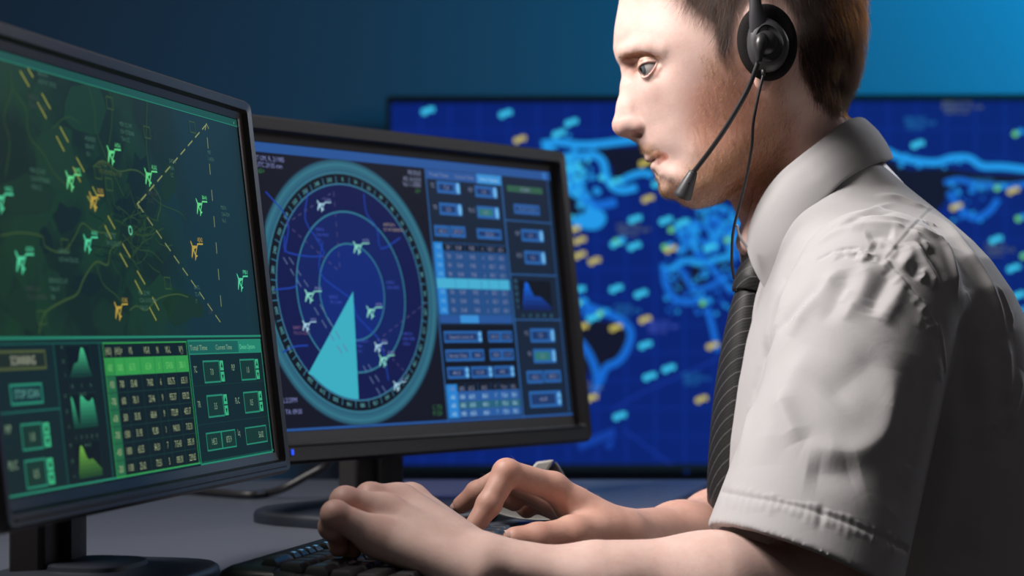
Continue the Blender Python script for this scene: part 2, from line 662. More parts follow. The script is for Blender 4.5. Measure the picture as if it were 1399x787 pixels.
# approach strips in pairs
for a, b in (((26, 97), (38.6, 118.6)), ((36.6, 93.5), (44, 105.8)), ((55.8, 127.8), (67.5, 149)), ((50, 140), (62, 162)), ((80.6, 173.5), (92, 194.4)), ((75.5, 186), (86.6, 207)), ((103, 215), (114, 235)), ((98, 228), (109, 249)),
             ((125, 255), (134, 273)), ((118, 268), (130, 288)), ((146, 295), (156, 313)), ((142, 308), (151, 327)), ((166, 333), (177, 352)), ((162.5, 346), (173, 365)), ((186, 370), (197, 388.5)), ((183, 383), (193, 402)), ((207, 406), (216, 424)), ((203, 420), (212.5, 438))):
    cv.pline([a, b], 0.0014, G['yellow'], 3)
for a, b, n in (((281, 170), (187, 279), 9), ((187, 279), (304, 446), 10), ((282, 188), (303, 440), 7)):
    cv.dashes(cv.loc(*a), cv.loc(*b), n, 0.62 if n > 7 else 0.42, 0.0011, G['dash'], 3)
cv.pline([(279, 178), (281, 169), (284, 176)], 0.0012, G['dash'], 3)
cv.pline([(189, 285), (186, 279), (190, 275)], 0.0012, G['dash'], 3)
for px, py, sz, mm, lab in ((149, 211, 0.0075, 'plane', 'AA361'), (93, 246, 0.0075, 'plane', 'AJ402'), (125, 274, 0.0075, 'gold', 'UL362'), (200, 241, 0.0075, 'plane', 'AL362'), (270, 282, 0.0075, 'plane', 'BA41'), (263, 341, 0.0080, 'gold', 'AJ362'),
                            (117, 332, 0.0072, 'planeb', 'AA301'), (25, 357, 0.0080, 'planeb', 'AA341'), (326, 385, 0.0080, 'planeb', 'PB1'), (159, 424, 0.0072, 'gold', 'UL362'), (-4, 274, 0.0080, 'planeb', 'AA362')):
    plane_icon(cv, px, py, sz, G[mm], lab, G[mm], 4)
for px, py, lines, mm in ((58, 110, ('AR161A', 'ACP-W 13F/20'), 'dim'), (45, 142, ('SERB-LH', 'TR-61-TF162K'), 'grey'), (169, 178, ('MSR CC 947', '12A-YETB0A8', 'TAA CC'), 'dim'), (122, 198, ('AESKFE07', 'BDA-47', '18-1'), 'dim'), (140, 232, ('KSM52D', '1MO-MS RED-H H 3M'), 'olive'),
                          (48, 242, ('MSR-CC-967', 'CDA-YETB0A8', '1MA-CC'), 'dim'), (86, 352, ('ARR5OA', 'ACP-44-TDA 2G'), 'dim'), (74, 392, ('BDRHOCC1AT', 'TAA-AT', '18A'), 'dim'), (43, 403, ('BARTL-U4', 'TC-C1A-MBYH'), 'grey'), (150, 330, ('ARC7-TE', '7M-12-DGCH'), 'dim'),
                          (195, 408, ('MSR 22 947', 'CDA-13-YETBM8', 'TAR C2'), 'dim'), (236, 228, ('SAP7A4', '9NA', 'CC'), 'dim'), (288, 216, ('MR7', '1-40TH'), 'dim'), (306, 291, ('MSR7A', 'CAA-FDM', '9A-E'), 'dim'), (270, 400, ('BARTL', 'TC-47', '17'), 'dim'), (206, 272, ('TARTL-U4', 'TC-C1'), 'grey'), (288, 424, ('TP-1', 'C1-B'), 'grey')):
    x, y = cv.loc(px, py)
    for i, s in enumerate(lines):
        cv.text(s, x - 0.008, y + 0.004 - 0.0052 * i, 0.0032, G[mm], 4, align='l', flat=0.95)
for px, py in ((149, 141), (200, 181), (133, 236), (148, 252), (262, 174), (88, 336), (56, 434), (228, 387)):
    x, y = cv.loc(px, py)
    cv.frame(x - 0.006, y - 0.0045, x + 0.006, y + 0.0045, 0.0009, G['road2'], 2)
x, y = cv.loc(177, 315)
cv.ring(x, y, 0.0022, 0.0034, G['lite'], 3, n=20)

# lower control strip
def L(x, y):
    return cv.loc(x / 3.28, 450 + y / 3.28)


def Lrect(x0, y0, x1, y1):
    a = L(x0, y0)
    b = L(x1, y1)
    return min(a[0], b[0]), min(a[1], b[1]), max(a[0], b[0]), max(a[1], b[1])


def spin(x0, y0, x1, y1, s, lab=None, lx=0, ly=0):
    """value box with two arrow keys beside it"""
    a = Lrect(x0, y0, x1, y1)
    cv.rect(*a, G['btn'], 2)
    cv.frame(*a, 0.0013, G['line'], 3)
    cv.text(s, (a[0] + a[2]) / 2, (a[1] + a[3]) / 2, 0.0052, G['text'], 4, flat=0.85)
    w_, h_ = 0.0085, (a[3] - a[1])
    for k in (0, 1):
        yy = a[1] + h_ * (0.52 if k else 0.04)
        cv.rect(a[2] + 0.0015, yy, a[2] + 0.0015 + w_, yy + h_ * 0.44, G['hi'] if False else G['area1'], 3)
        xx = a[2] + 0.0015 + w_ / 2
        ym = yy + h_ * 0.22
        d = 0.0026 if k else -0.0026
        cv.poly([(xx - 0.0022, ym - d * 0.6), (xx + 0.0022, ym - d * 0.6), (xx, ym + d)], G['dark'], 4)
    if lab:
        q = L(lx, ly)
        cv.text(lab, q[0], q[1], 0.0052, G['text'], 4, align='l', flat=0.85)


cv.line([(-hx, ysep), (hx, ysep)], 0.0016, G['line'], 3)
cv.line([(-hx, ysep - 0.0035), (hx, ysep - 0.0035)], 0.0006, G['teal'], 3)
cv.rect(-hx, -hy, hx, ysep - 0.004, G['panel2'], 1)
xv1 = L(268, 380)[0]
xv2 = L(472, 380)[0]
cv.rect(xv1, -hy, xv2, ysep - 0.004, G['dark'], 2)
for xv in (xv1, xv2):
    cv.line([(xv, -hy), (xv, ysep - 0.004)], 0.0009, G['teal'], 3)
ym = L(130, 367)[1]
cv.line([(-hx, ym), (xv1, ym)], 0.0011, G['teal'], 3)
cv.line([(-hx, -hy + 0.0016), (hx, -hy + 0.0016)], 0.0013, G['line'], 3)
a = Lrect(-95, 98, 206, 178)
cv.rect(*a, emat((30, 42, 38)), 2)
cv.frame(*a, 0.0016, G['olive'], 3)
q = L(98, 138)
cv.text('SCANNING', q[0], q[1], 0.0058, emat((160, 166, 142)), 4, w=0.033)
a = Lrect(36, 247, 192, 332)
cv.rect(*a, emat((18, 48, 56)), 2)
cv.frame(*a, 0.0016, G['line'], 3)
q = L(115, 288)
cv.text('STOP SCAN', q[0], q[1], 0.0055, emat((92, 158, 142)), 4, w=0.033)
spin(86, 425, 194, 535, '1.0', 'P/P', 18, 450)
spin(103, 588, 212, 703, '0.5', 'PL/C', 34, 612)


def graph(x0, y0, x1, y1, ys, top, bot, ft):
    a = Lrect(x0, y0, x1, y1)
    cv.rect(*a, emat((14, 24, 30)), 3)
    cv.frame(*a, 0.0006, G['faint'], 3)
    n = 48
    w_, h_ = a[2] - a[0], a[3] - a[1]
    x_ = np.linspace(0, 1, n)
    v = np.interp(x_, np.linspace(0, 1, len(ys)), ys)
    kk = np.ones(5) / 5
    v = np.convolve(np.pad(v, 2, mode='edge'), kk, 'valid')
    bands = 8
    for k in range(bands):
        lo, hi_ = k / bands, (k + 1) / bands
        mm = emat(tuple(int(bot[i] + (top[i] - bot[i]) * (k + 0.5) / bands) for i in range(3)))
        vv, ff = [], []
        for i in range(n):
            b0 = a[1] + 0.03 * h_ + 0.9 * h_ * min(v[i], lo)
            b1 = a[1] + 0.03 * h_ + 0.9 * h_ * min(v[i], hi_)
            X = a[0] + w_ * (0.08 + 0.88 * x_[i])
            vv += [(X, b0), (X, b1)]
        ff = [(2 * i, 2 * i + 2, 2 * i + 3, 2 * i + 1) for i in range(n - 1) if vv[2 * i + 1][1] - vv[2 * i][1] > 1e-6 or vv[2 * i + 3][1] - vv[2 * i + 2][1] > 1e-6]
        cv.tris(vv, ff, mm, 4)
    for k, s in enumerate(ft):
        cv.text(s, a[0] + w_ * (0.12 + 0.76 * k / max(1, len(ft) - 1)), a[1] - 0.005, 0.0024, G['dim'], 4)
    for k in range(3):
        cv.text(str(40 - 20 * k), a[0] - 0.003, a[3] - h_ * (0.06 + 0.42 * k), 0.0024, G['dim'], 4, align='r')
    cv.text('time (t)', (a[0] + a[2]) / 2, a[1] - 0.0100, 0.0024, G['dim'], 4)


graph(284, 70, 412, 214, [0.05, 0.15, 0.3, 0.42, 0.48, 0.47, 0.55, 0.8, 0.98, 1, 0.85, 0.55, 0.25, 0.05], (70, 190, 135), (18, 46, 44), ('-2%', '0', 'Px'))
graph(300, 288, 440, 438, [0.98, 0.92, 0.6, 0.1, 0.02, 0.95, 1, 0.95, 0.86, 0.8, 0.78, 0.8, 0.88, 0.95, 0.0], (62, 180, 130), (18, 56, 48), ('5', '10', '15', '20', '25'))
graph(324, 508, 460, 655, [0.1, 0.5, 0.95, 0.98, 0.85, 0.62, 0.52, 0.5, 0.55, 0.5, 0.42, 0.34, 0.27, 0.2], (116, 178, 66), (30, 66, 40), ('1', '10', '20', '30', '40'))

# flight table
ta = Lrect(452, 57, 880, 620)
tL, tR = L(452, 57)[0], L(890, 604)[0]
tT, tB = L(640, 57)[1], L(700, 636)[1]
cv.rect(tL, tB, tR, tT, G['dark'], 3)
cv.frame(tL, tB, tR, tT, 0.0009, G['hi'], 5)
rowh = (tT - tB) / 8.0
cw = [0.0, 0.105, 0.22, 0.40, 0.57, 0.665, 0.83, 1.0]
tw = tR - tL
cv.rect(tL, tB, tL + tw * 0.105, tT - rowh * 0.98, G['col'], 4)
cv.rect(tL, tT - 2 * rowh, tR, tT - rowh * 0.92, G['hi'], 4)
for k in range(2, 8):
    cv.line([(tL, tT - k * rowh), (tR, tT - k * rowh)], 0.0005, G['faint'], 5)
for f in cw[1:-1]:
    cv.line([(tL + tw * f, tB), (tL + tw * f, tT - rowh)], 0.0005, G['soft'], 5)
rows = [('(HU)', '(HU)=', 'V%', 'V%-R', 'N', 'V%-L', 'V(*)'), ('-850', '1000', '65.75', '65.34', '5', '574.06', '386.11'), ('-950', '700', '55.48', '74.82', '6', '835.75', '635.11'), ('-700', '600', '78.11', '23.46', '9', '955.37', '039.22'),
        ('-600', '500', '35.05', '68.64', '9', '772.09', '405.17'), ('-700', '1500', '51.93', '92.80', '1', '940.01', '715.31'), ('-450', '1000', '65.55', '84.31', '7', '715.43', '395.19'), ('-200', '1100', '25.62', '73.51', '5', '095.01', '229.65')]
cc = [0.052, 0.165, 0.30, 0.49, 0.62, 0.75, 0.915]
for i, row in enumerate(rows):
    for f, s in zip(cc, row):
        cv.text(s, tL + tw * f, tT - rowh * (i + 0.5), 0.0050, emat((150, 164, 124)) if i != 1 else emat((104, 184, 104)), 6, flat=0.70)

# settings panel at the right end
pL, pR = L(862, 300)[0], hx - 0.003
pT = tT + 0.001
pB = L(900, 604)[1] - 0.001
cv.rect(pL, pB, pR, pT, G['panel2'], 3)
cv.frame(pL, pB, pR, pT, 0.0013, G['line'], 5)
pw = pR - pL
th = 0.0105
for k, s in enumerate(('Total Time', 'Current Time', 'Device Options')):
    x0, x1 = pL + pw * k / 3, pL + pw * (k + 1) / 3
    cv.rect(x0, pT - th, x1, pT - 0.001, G['teal'] if k < 2 else emat((34, 128, 104)), 4)
    cv.text(s, x0 + 0.003, pT - th / 2 - 0.0005, 0.0040, G['text'] if k < 2 else G['lite'], 6, align='l', w=pw * 0.22)
cv.line([(pL, pT - th), (pR, pT - th)], 0.0009, G['line'], 5)
for f in (0.37, 0.68):
    yy = pT - (pT - pB) * f
    cv.line([(pL, yy), (pR, yy)], 0.0004, G['faint'], 5)


def spin2(fx, fy, s, lab):
    a0, b1 = pL + pw * fx, pT - (pT - pB) * fy
    w_, h_ = pw * 0.215, (pT - pB) * 0.185
    cv.rect(a0, b1 - h_, a0 + w_, b1, G['btn'], 5)
    cv.frame(a0, b1 - h_, a0 + w_, b1, 0.0013, G['line'], 6)
    cv.text(s, a0 + w_ / 2, b1 - h_ / 2, 0.0050, G['text'], 6, flat=0.8)
    cv.text(lab, a0 - pw * 0.12, b1 - 0.006, 0.0050, G['text'], 6, flat=0.7, align='l')
    for k in (0, 1):
        yy = b1 - h_ * (0.47 if k else 0.97)
        cv.rect(a0 + w_ + 0.001, yy, a0 + w_ + 0.0085, yy + h_ * 0.44, G['area1'], 6)
        xx, ymid = a0 + w_ + 0.0047, yy + h_ * 0.22
        d = 0.0024 if k else -0.0024
        cv.poly([(xx - 0.002, ymid - d * 0.6), (xx + 0.002, ymid - d * 0.6), (xx, ymid + d)], G['dark'], 7)


spin2(0.16, 0.17, '7.0', 'TC')
spin2(0.66, 0.17, '1.0', 'PLP')
spin2(0.16, 0.45, '3.5', 'TR')
spin2(0.66, 0.45, '0.5', 'PL-C')
for fx, fw, ss in ((0.10, 0.20, '145.3'), (0.30, 0.19, '875.9'), (0.63, 0.31, '56.02')):
    b1 = pT - (pT - pB) * 0.75
    h_ = (pT - pB) * 0.15
    a0 = pL + pw * fx
    cv.rect(a0, b1 - h_, a0 + pw * fw, b1, G['btn'], 5)
    cv.frame(a0, b1 - h_, a0 + pw * fw, b1, 0.0011, G['line'], 6)
    cv.text(ss, a0 + pw * fw * (0.5 if fx < 0.5 else 0.72), b1 - h_ / 2, 0.0050, G['text'], 6, flat=0.75)
cv.text('Lq', pL + pw * 0.54, pT - (pT - pB) * 0.78, 0.0050, G['text'], 6, flat=0.75)
scA = cv.build('screen', rootA)
add_uvw(scA, frA[0], frA[1], frA[2])

# ---------------- middle monitor: blue radar
rootB, cv, housB, frB = monitor('black computer monitor behind the hands with a round blue radar scope on it', 'desk monitors',
                                (-0.0898, 2.0504, CAM_Z + 0.0393), 0.92626, 0.11732, 0.024, 0.030, 0.021, 0.010, BLACK_PLASTIC, BASE_PLASTIC, (0.045, -0.115, 0.100, 0.115))
B = dict(bg=emat((21, 24, 38)), bar=emat((40, 84, 150)), bar2=emat((52, 112, 186)), ring=emat((52, 122, 148)), band=emat((44, 96, 118)), band2=emat((34, 74, 98)), tick=emat((58, 118, 150)), scope=emat((20, 28, 76)), scope2=emat((20, 36, 96)), scope3=emat((19, 42, 116)),
         coast=emat((30, 62, 160)), sweep=emat((60, 172, 192)), white=emat((164, 206, 226)), pale=emat((132, 206, 190)), text=emat((120, 128, 178)), blue=emat((60, 80, 180)), tan=emat((150, 136, 128)), green=emat((52, 110, 66)),
         panel=emat((25, 38, 58)), pline=emat((44, 92, 150)), btn=emat((42, 98, 168)), btnin=emat((30, 56, 104)), arrow=emat((108, 178, 228)), tab=emat((58, 142, 212)), cell=emat((36, 76, 130)), cell2=emat((42, 90, 158)), cyan=emat((70, 172, 208)), col=emat((40, 128, 206)), dark=emat((18, 24, 36)), lbl=emat((126, 136, 168)), dash=emat((92, 112, 150)), pink=emat((120, 92, 128)), teal=emat((48, 116, 112)))
cv.rect(-hx, -hy, hx, hy, B['bg'], 0)
cv.rect(-hx, hy - 0.0092, hx, hy, B['bar'], 1)
cv.line([(-hx, -hy + 0.0016), (hx, -hy + 0.0016)], 0.0024, B['bar'], 1)
rx, ry = -0.1066, -0.0035
clipx = -0.2195
xl = -hx
for r0, r1, mm, ly in ((0.0, 0.1045, 'scope', 1), (0.0, 0.078, 'scope2', 2), (0.0, 0.0465, 'scope3', 3)):
    cv.ring(rx, ry, 0.0002, r1, B[mm], ly, n=90)
cv.ring(rx, ry, 0.1045, 0.1145, B['dark'], 1, n=120, clip=clipx)
for k, (r0, r1, c_) in enumerate(((0.1145, 0.1165, (52, 110, 132)), (0.1165, 0.119, (42, 92, 116)), (0.119, 0.122, (46, 100, 122)), (0.122, 0.125, (52, 112, 132)), (0.125, 0.1275, (44, 94, 114)), (0.1275, 0.129, (32, 62, 84)))):
    cv.ring(rx, ry, r0, r1, emat(c_), 1, n=120, clip=clipx)
cv.ring(rx, ry, 0.1038, 0.1052, B['tick'], 4, n=120)
cv.ring(rx, ry, 0.0769, 0.0785, B['ring'], 4, n=100)
cv.ring(rx, ry, 0.0459, 0.0473, B['ring'], 4, n=100)
for i in range(36):
    a = math.radians(90 - i * 10)
    b = a + math.radians(5)
    cv.line([(rx + 0.1050 * math.cos(b), ry + 0.1050 * math.sin(b)), (rx + 0.1120 * math.cos(b), ry + 0.1120 * math.sin(b))], 0.0009, B['tick'], 4)
    cv.text(str(i * 10 if i else 0), rx + 0.1093 * math.cos(a), ry + 0.1093 * math.sin(a), 0.0040, emat((96, 166, 176)), 4, rot=a - math.pi / 2, flat=0.9)
apex = cv.loc(481.4, 398.2)
e0, e1 = cv.loc(420.3, 510.5), cv.loc(490.3, 551.8)
a0 = math.atan2(e0[1] - apex[1], e0[0] - apex[0])
a1 = math.atan2(e1[1] - apex[1], e1[0] - apex[0])
arc = []
for i in range(13):
    t = i / 12
    aa = a0 + (a1 - a0) * t
    arc.append((rx + 0.1035 * math.cos(aa), ry + 0.1035 * math.sin(aa)))
arc[0] = e0
cv.poly([apex] + arc, B['sweep'], 5)
for path in ([(420, 262), (416, 300), (434, 330), (440, 350), (392, 345), (388, 322)], [(440, 330), (436, 372), (462, 396), (480, 410), (486, 430), (500, 446), (520, 470), (530, 520)], [(496, 265), (500, 292), (514, 312), (520, 340), (546, 325)], [(374, 396), (402, 392), (406, 380)], [(385, 482), (400, 474), (420, 472)], [(362, 262), (392, 300), (388, 345)]):
    cv.pline(path, 0.0016, B['coast'], 4, smooth=3)
for a, b, n in (((386, 352), (414, 398), 3), ((394, 352), (424, 398), 3), ((428, 420), (470, 490), 4), ((436, 416), (478, 488), 4), ((495, 500), (522, 545), 3), ((502, 498), (530, 542), 3)):
    cv.dashes(cv.loc(*a), cv.loc(*b), n, 0.6, 0.0010, B['dash'], 6)
for a, b, n in (((390, 306), (455, 262), 8), ((390, 306), (464, 372), 9), ((455, 262), (464, 372), 8), ((514, 466), (586, 410), 9), ((516, 470), (560, 516), 7)):
    cv.dashes(cv.loc(*a), cv.loc(*b), n, 0.5, 0.0009, emat((76, 74, 120)), 4)
for px, py, sz, mm in ((436, 281, 0.0062, 'white'), (486, 338, 0.0074, 'pale'), (420, 404, 0.0074, 'pale'), (504, 426, 0.0074, 'pale'), (416, 445, 0.0060, 'white'), (514, 474, 0.0060, 'white'), (521, 492, 0.0074, 'pale'), (540, 527, 0.0060, 'white')):
    plane_icon(cv, px, py, sz, B[mm], 'AA36', B['text'], 6)
for px, py, mm, ls in ((438, 318, 'blue', ('MSR7A', 'CAA-FB10', 'TA1')), (530, 311, 'tan', ('AARCB1A', 'CC-44-TB2M8CH')), (534, 390, 'blue', ('AARLA', 'CDA-4BTB')), (457, 410, 'blue', ('BARLD', 'TR-13-A4')), (556, 460, 'blue', ('AARCLA', 'MSR-CSRB', 'CDA-1')), (494, 470, 'blue', ('ARSB0AU', 'TBA', 'TA1')), (408, 452, 'pink', ('BART-U4', 'TC-C1-CDH'))):
    x, y = cv.loc(px, py)
    for i, s in enumerate(ls):
        cv.text(s, x - 0.008, y + 0.003 - 0.0050 * i, 0.0030, B[mm], 6, align='l')
for px, py, s, mm, al in ((349, 215, 'T UM, R, 2/1985', 'text', 'l'), (349, 224, 'UTC 29:35 mm', 'text', 'l'), (352, 233, '60+', 'green', 'l'), (574, 237, 'PROFILE', 'lbl', 'r'), (574, 246, 'MS-10-2020', 'lbl', 'r'), (574, 253, 'Var 1-10000', 'lbl', 'r'), (574, 261, '60+', 'green', 'r'),
                          (386, 547, 'L:2:2IPM', 'text', 'l'), (386, 563, '1 TA: 89.00', 'text', 'l'), (603, 556, 'C: 776', 'green', 'r'), (603, 564, 'M 224', 'green', 'r')):
    x, y = cv.loc(px, py)
    cv.text(s, x, y, 0.0048, B[mm], 3, align=al, flat=0.85)


def K(x, y):                      # detail picture of the upper right of the display
    return cv.loc(570 + x / 3.579, 180 + y / 3.579)


def K2(x, y):                     # detail picture of its lower right
    return cv.loc(570 + x / 3.42, 380 + y / 3.42)


def kr(k, x0, y0, x1, y1):
    """axis-parallel box from two detail-picture corners, centred on them"""
    a, b = k(x0, y0), k(x1, y1)
    return min(a[0], b[0]), min(a[1], b[1]), max(a[0], b[0]), max(a[1], b[1])


pxl = K(35, 170)[0]
pxm = 0.5 * (K(415, 300)[0] + K2(470, 400)[0])
pT = hy - 0.0092
cv.rect(pxl, -hy + 0.003, hx, pT, B['panel'], 1)
cv.line([(pxl, -hy), (pxl, pT)], 0.0018, B['pline'], 2)
cv.line([(pxm, -hy), (pxm, pT)], 0.0024, B['pline'], 2)
cv.line([(hx - 0.006, -hy + 0.004), (hx - 0.006, pT)], 0.0012, B['pline'], 2)
cv.rect(hx - 0.014, hy - 0.0085, hx - 0.007, hy - 0.001, B['bar2'], 2)
tabs = pT - 0.0005
for k in range(3):
    x0 = pxl + (pxm - pxl) * k / 3
    x1 = pxl + (pxm - pxl) * (k + 1) / 3
    cv.rect(x0, tabs - 0.010, x1, tabs, B['bar'] if k < 2 else B['tab'], 2)
    cv.text(('Total Time', 'Current Time', 'Device Options')[k], (x0 + x1) / 2, tabs - 0.005, 0.0036, B['lbl'] if k < 2 else B['white'], 3, w=(x1 - x0) * 0.75)


def bspin(k, x0, y0, x1, y1, s='1.0', inner='btnin', arrows=True, lab=None):
    a = kr(k, x0, y0, x1, y1)
    cv.rect(*a, B['btn'], 2)
    t = 0.0030
    cv.rect(a[0] + t, a[1] + t, a[2] - t, a[3] - t, B[inner], 3)
    cv.text(s, (a[0] + a[2]) / 2, (a[1] + a[3]) / 2, 0.0046, B['lbl'], 4)
    if arrows:
        h_ = a[3] - a[1]
        cv.rect(a[2] - 0.0004, a[1], a[2] + 0.0085, a[3], B['btn'], 2)
        for q in (0.27, 0.73):
            yy = a[1] + h_ * q
            d = 0.0032 if q > 0.5 else -0.0032
            cv.poly([(a[2] + 0.0008, yy - d), (a[2] + 0.0078, yy - d), (a[2] + 0.0043, yy + d)], B['arrow'], 4)
            cv.disc(a[2] + 0.0043, yy, 0.0028, B['arrow'], 4, 10)
    if lab:
        cv.text(lab, a[0] - 0.004, a[3] - 0.005, 0.0046, B['lbl'], 4, align='r', flat=0.8)


bspin(K, 92, 240, 186, 306, '7.0', lab='TC')
bspin(K, 278, 262, 368, 326, '1.0', lab='PLP')
bspin(K, 104, 346, 196, 412, '3.5', lab='TR')
bspin(K, 288, 362, 378, 428, '0.5', 'teal', lab='PL-C')
for (x0, y0, x1, y1, s) in ((80, 456, 158, 515, '145.3'), (158, 460, 236, 519, '875.9'), (288, 472, 412, 530, '56.02')):
    bspin(K, x0, y0, x1, y1, s, arrows=False)
a = kr(K, 436, 262, 610, 306)
cv.rect(*a, emat((36, 60, 52)), 2)
cv.frame(*a, 0.0028, emat((52, 98, 78)), 3)
cv.text('SCAN', (a[0] + a[2]) / 2, (a[1] + a[3]) / 2, 0.0048, B['lbl'], 4)
a = kr(K, 468, 352, 598, 410)
cv.rect(*a, B['btnin'], 2)
cv.frame(*a, 0.0030, emat((44, 92, 160)), 3)
cv.text('STOP SCAN', (a[0] + a[2]) / 2, (a[1] + a[3]) / 2, 0.0042, emat((84, 130, 190)), 4, w=(a[2] - a[0]) * 0.7)
bspin(K, 505, 476, 596, 540, '1.0', lab='P/P')
bspin(K, 520, 582, 606, 650, '0.5', lab='PL/C')
for k, yy in ((K, 440), (K, 700), (K2, 195)):
    q = k(540, yy)[1]
    cv.line([(pxm, q), (hx - 0.006, q)], 0.0014, B['pline'], 2)
# table with its lit row
t0 = K(200, 545)[1]
t1 = K2(290, 212)[1]
x0, x1 = pxl + 0.002, pxm - 0.003
cv.rect(x0, t1, x1, t0, B['cell'], 2)
n = 9
rh = (t0 - t1) / n
cv.rect(x0, t1 + rh, x0 + (x1 - x0) * 0.12, t0, B['col'], 3)
cv.rect(x0 + (x1 - x0) * 0.12, t0 - rh * 0.9, x1, t0 - 0.001, B['dark'], 3)
for i in range(n - 1):
    yy = t0 - rh * (i + 0.5)
    if i == 4:
        cv.rect(x0, yy - rh * 0.62, x1, yy + rh * 0.5, B['cyan'], 4)
        continue
    for f, s in zip((0.06, 0.19, 0.33, 0.51, 0.66, 0.78, 0.92), ('-950', '700', '55.48', '74.82', '6', '835.7', '635.1')):
        cv.text(s, x0 + (x1 - x0) * f, yy, 0.0046, B['lbl'] if f > 0.1 else B['arrow'], 5, flat=0.7)
for f in (0.25, 0.42, 0.60, 0.71, 0.85):
    cv.line([(x0 + (x1 - x0) * f, t1 + rh), (x0 + (x1 - x0) * f, t0)], 0.0006, B['pline'], 4)
cv.rect(x0, t1, x1, t1 + rh * 0.9, B['bar'], 3)
cv.rect(x0 + (x1 - x0) * 0.27, t1 + 0.0004, x0 + (x1 - x0) * 0.52, t1 + rh * 0.9, B['tab'], 4)
# lower settings block
b0, b1_ = t1 - 0.002, K2(300, 488)[1]
cv.rect(x0, b1_, x1, b0, B['dark'], 2)
wd = x1 - x0
hh = b0 - b1_
for fx, fw, fy, s, ar in ((0.03, 0.46, 0.10, 'Search zone A', 1), (0.63, 0.17, 0.10, '40.0', 0), (0.80, 0.17, 0.10, '1.5', 0), (0.03, 0.33, 0.42, 'Sector Dep.', 0), (0.36, 0.19, 0.42, '445', 0), (0.63, 0.17, 0.42, '200', 0), (0.80, 0.17, 0.42, '1.7', 0), (0.03, 0.24, 0.72, '40.0', 1), (0.35, 0.24, 0.72, '15.8', 1), (0.66, 0.24, 0.72, '442', 1)):
    ax0, ay1 = x0 + wd * fx, b0 - hh * fy
    aw, ah = wd * fw, hh * 0.20
    cv.rect(ax0, ay1 - ah, ax0 + aw, ay1, B['btn'], 3)
    cv.rect(ax0 + 0.002, ay1 - ah + 0.0025, ax0 + aw - 0.002, ay1 - 0.0025, B['btnin'], 4)
    cv.text(s, ax0 + aw / 2, ay1 - ah / 2, 0.0038, B['lbl'], 5, w=min(aw * 0.75, 0.003 * len(s)))
    if ar:
        cv.rect(ax0 + aw - 0.0005, ay1 - ah, ax0 + aw + 0.0065, ay1, B['btn'], 3)
        for q in (0.27, 0.73):
            cv.disc(ax0 + aw + 0.003, ay1 - ah * q, 0.0026, B['arrow'], 5, 10)
# lower table
q0, q1 = b1_ - 0.001, -hy + 0.004
cv.rect(x0, q1, x1, q0, B['cell2'], 2)
rh = (q0 - q1) / 4
cv.rect(x0, q1, x0 + wd * 0.14, q0, B['col'], 3)
cv.rect(x0 + wd * 0.14, q0 - rh * 0.85, x1, q0, B['dark'], 3)
cv.rect(x0 + wd * 0.14, q0 - rh * 2.95, x1, q0 - rh * 2.05, emat((40, 96, 120)), 3)
for i in range(4):
    for f, s in zip((0.07, 0.20, 0.33, 0.51, 0.66, 0.78, 0.92), ('-450', '1000', '65.55', '84.31', '7', '715.4', '395.1')):
        cv.text(s, x0 + wd * f, q0 - rh * (i + 0.5), 0.0046, B['white'] if i else B['lbl'], 5, flat=0.7)
for f in (0.25, 0.42, 0.60, 0.71, 0.85):
    cv.line([(x0 + wd * f, q1), (x0 + wd * f, q0)], 0.0006, B['pline'], 4)
# graph and controls at the right edge
a = kr(K2, 470, 10, 632, 150)
cv.rect(*a, B['dark'], 2)
ys = [0.1, 0.62, 0.97, 0.92, 0.68, 0.5, 0.46, 0.48, 0.44, 0.36, 0.28, 0.2, 0.1]
for k in range(6):
    mm = emat((20, 40 + 12 * k, 100 + 24 * k))
    vv = []
    for i, v_ in enumerate(ys):
        X = a[0] + (a[2] - a[0]) * (0.06 + 0.9 * i / (len(ys) - 1))
        vv += [(X, a[1] + (a[3] - a[1]) * 0.98 * min(v_, k / 6)), (X, a[1] + (a[3] - a[1]) * 0.98 * min(v_, (k + 1) / 6))]
    cv.tris(vv, [(2 * i, 2 * i + 2, 2 * i + 3, 2 * i + 1) for i in range(len(ys) - 1)], mm, 3)
for k in range(5):
    cv.text('%d' % (10 * k), a[0] + (a[2] - a[0]) * (0.05 + 0.22 * k), a[1] - 0.006, 0.0040, emat((60, 118, 138)), 3)
    cv.text('%d' % (10 * k), a[0] - 0.005, a[1] + (a[3] - a[1]) * (0.1 + 0.22 * k), 0.0040, emat((60, 118, 138)), 3)
bspin(K2, 524, 236, 622, 300, '7.0', lab='TC')
bspin(K2, 538, 332, 628, 396, '3.5', 'teal', lab='TR')
bspin(K2, 508, 434, 590, 490, '145.3', arrows=False)
bspin(K2, 590, 432, 672, 486, '875.9', arrows=False)
bspin(K2, 520, 530, 654, 600, '44.49')
scB = cv.build('screen', rootB)
# small blue power light on the lower bezel and a badge plate
c_, r_, u_, n_ = frB
bm = bmesh.new()
q = c_ + r_ * (-hx + 0.018) - u_ * (hy + 0.019) + n_ * 0.0112
add_box(bm, q, 0.0022, 0.0050, 0.0012, (r_, u_, n_))
o = from_bm('power_light', bm, rootB, mat('blue_led', (0.01, 0.02, 0.1, 1), 0.3, emit=rgb(30, 70, 220), estr=1.5))
o['label'] = 'small lit blue power light'
# light moulded line along the lower bezel of each monitor
for (root_, fr_, bb_) in ((rootB, frB, 0.013), (rootA, frA, 0.012)):
    c_, r_, u_, n_ = fr_
    bm = bmesh.new()
    add_box(bm, c_ - u_ * (hy + bb_) + n_ * (0.0106 if root_ is rootB else 0.0082), SW + 0.01, 0.0016, 0.0016, (r_, u_, n_))
    o = from_bm('bezel_rib', bm, root_, BLACK_PLASTIC)
    bevel(o, 0.0005, 2)

# ================================================================ wall display with the world map
TVY = 3.79


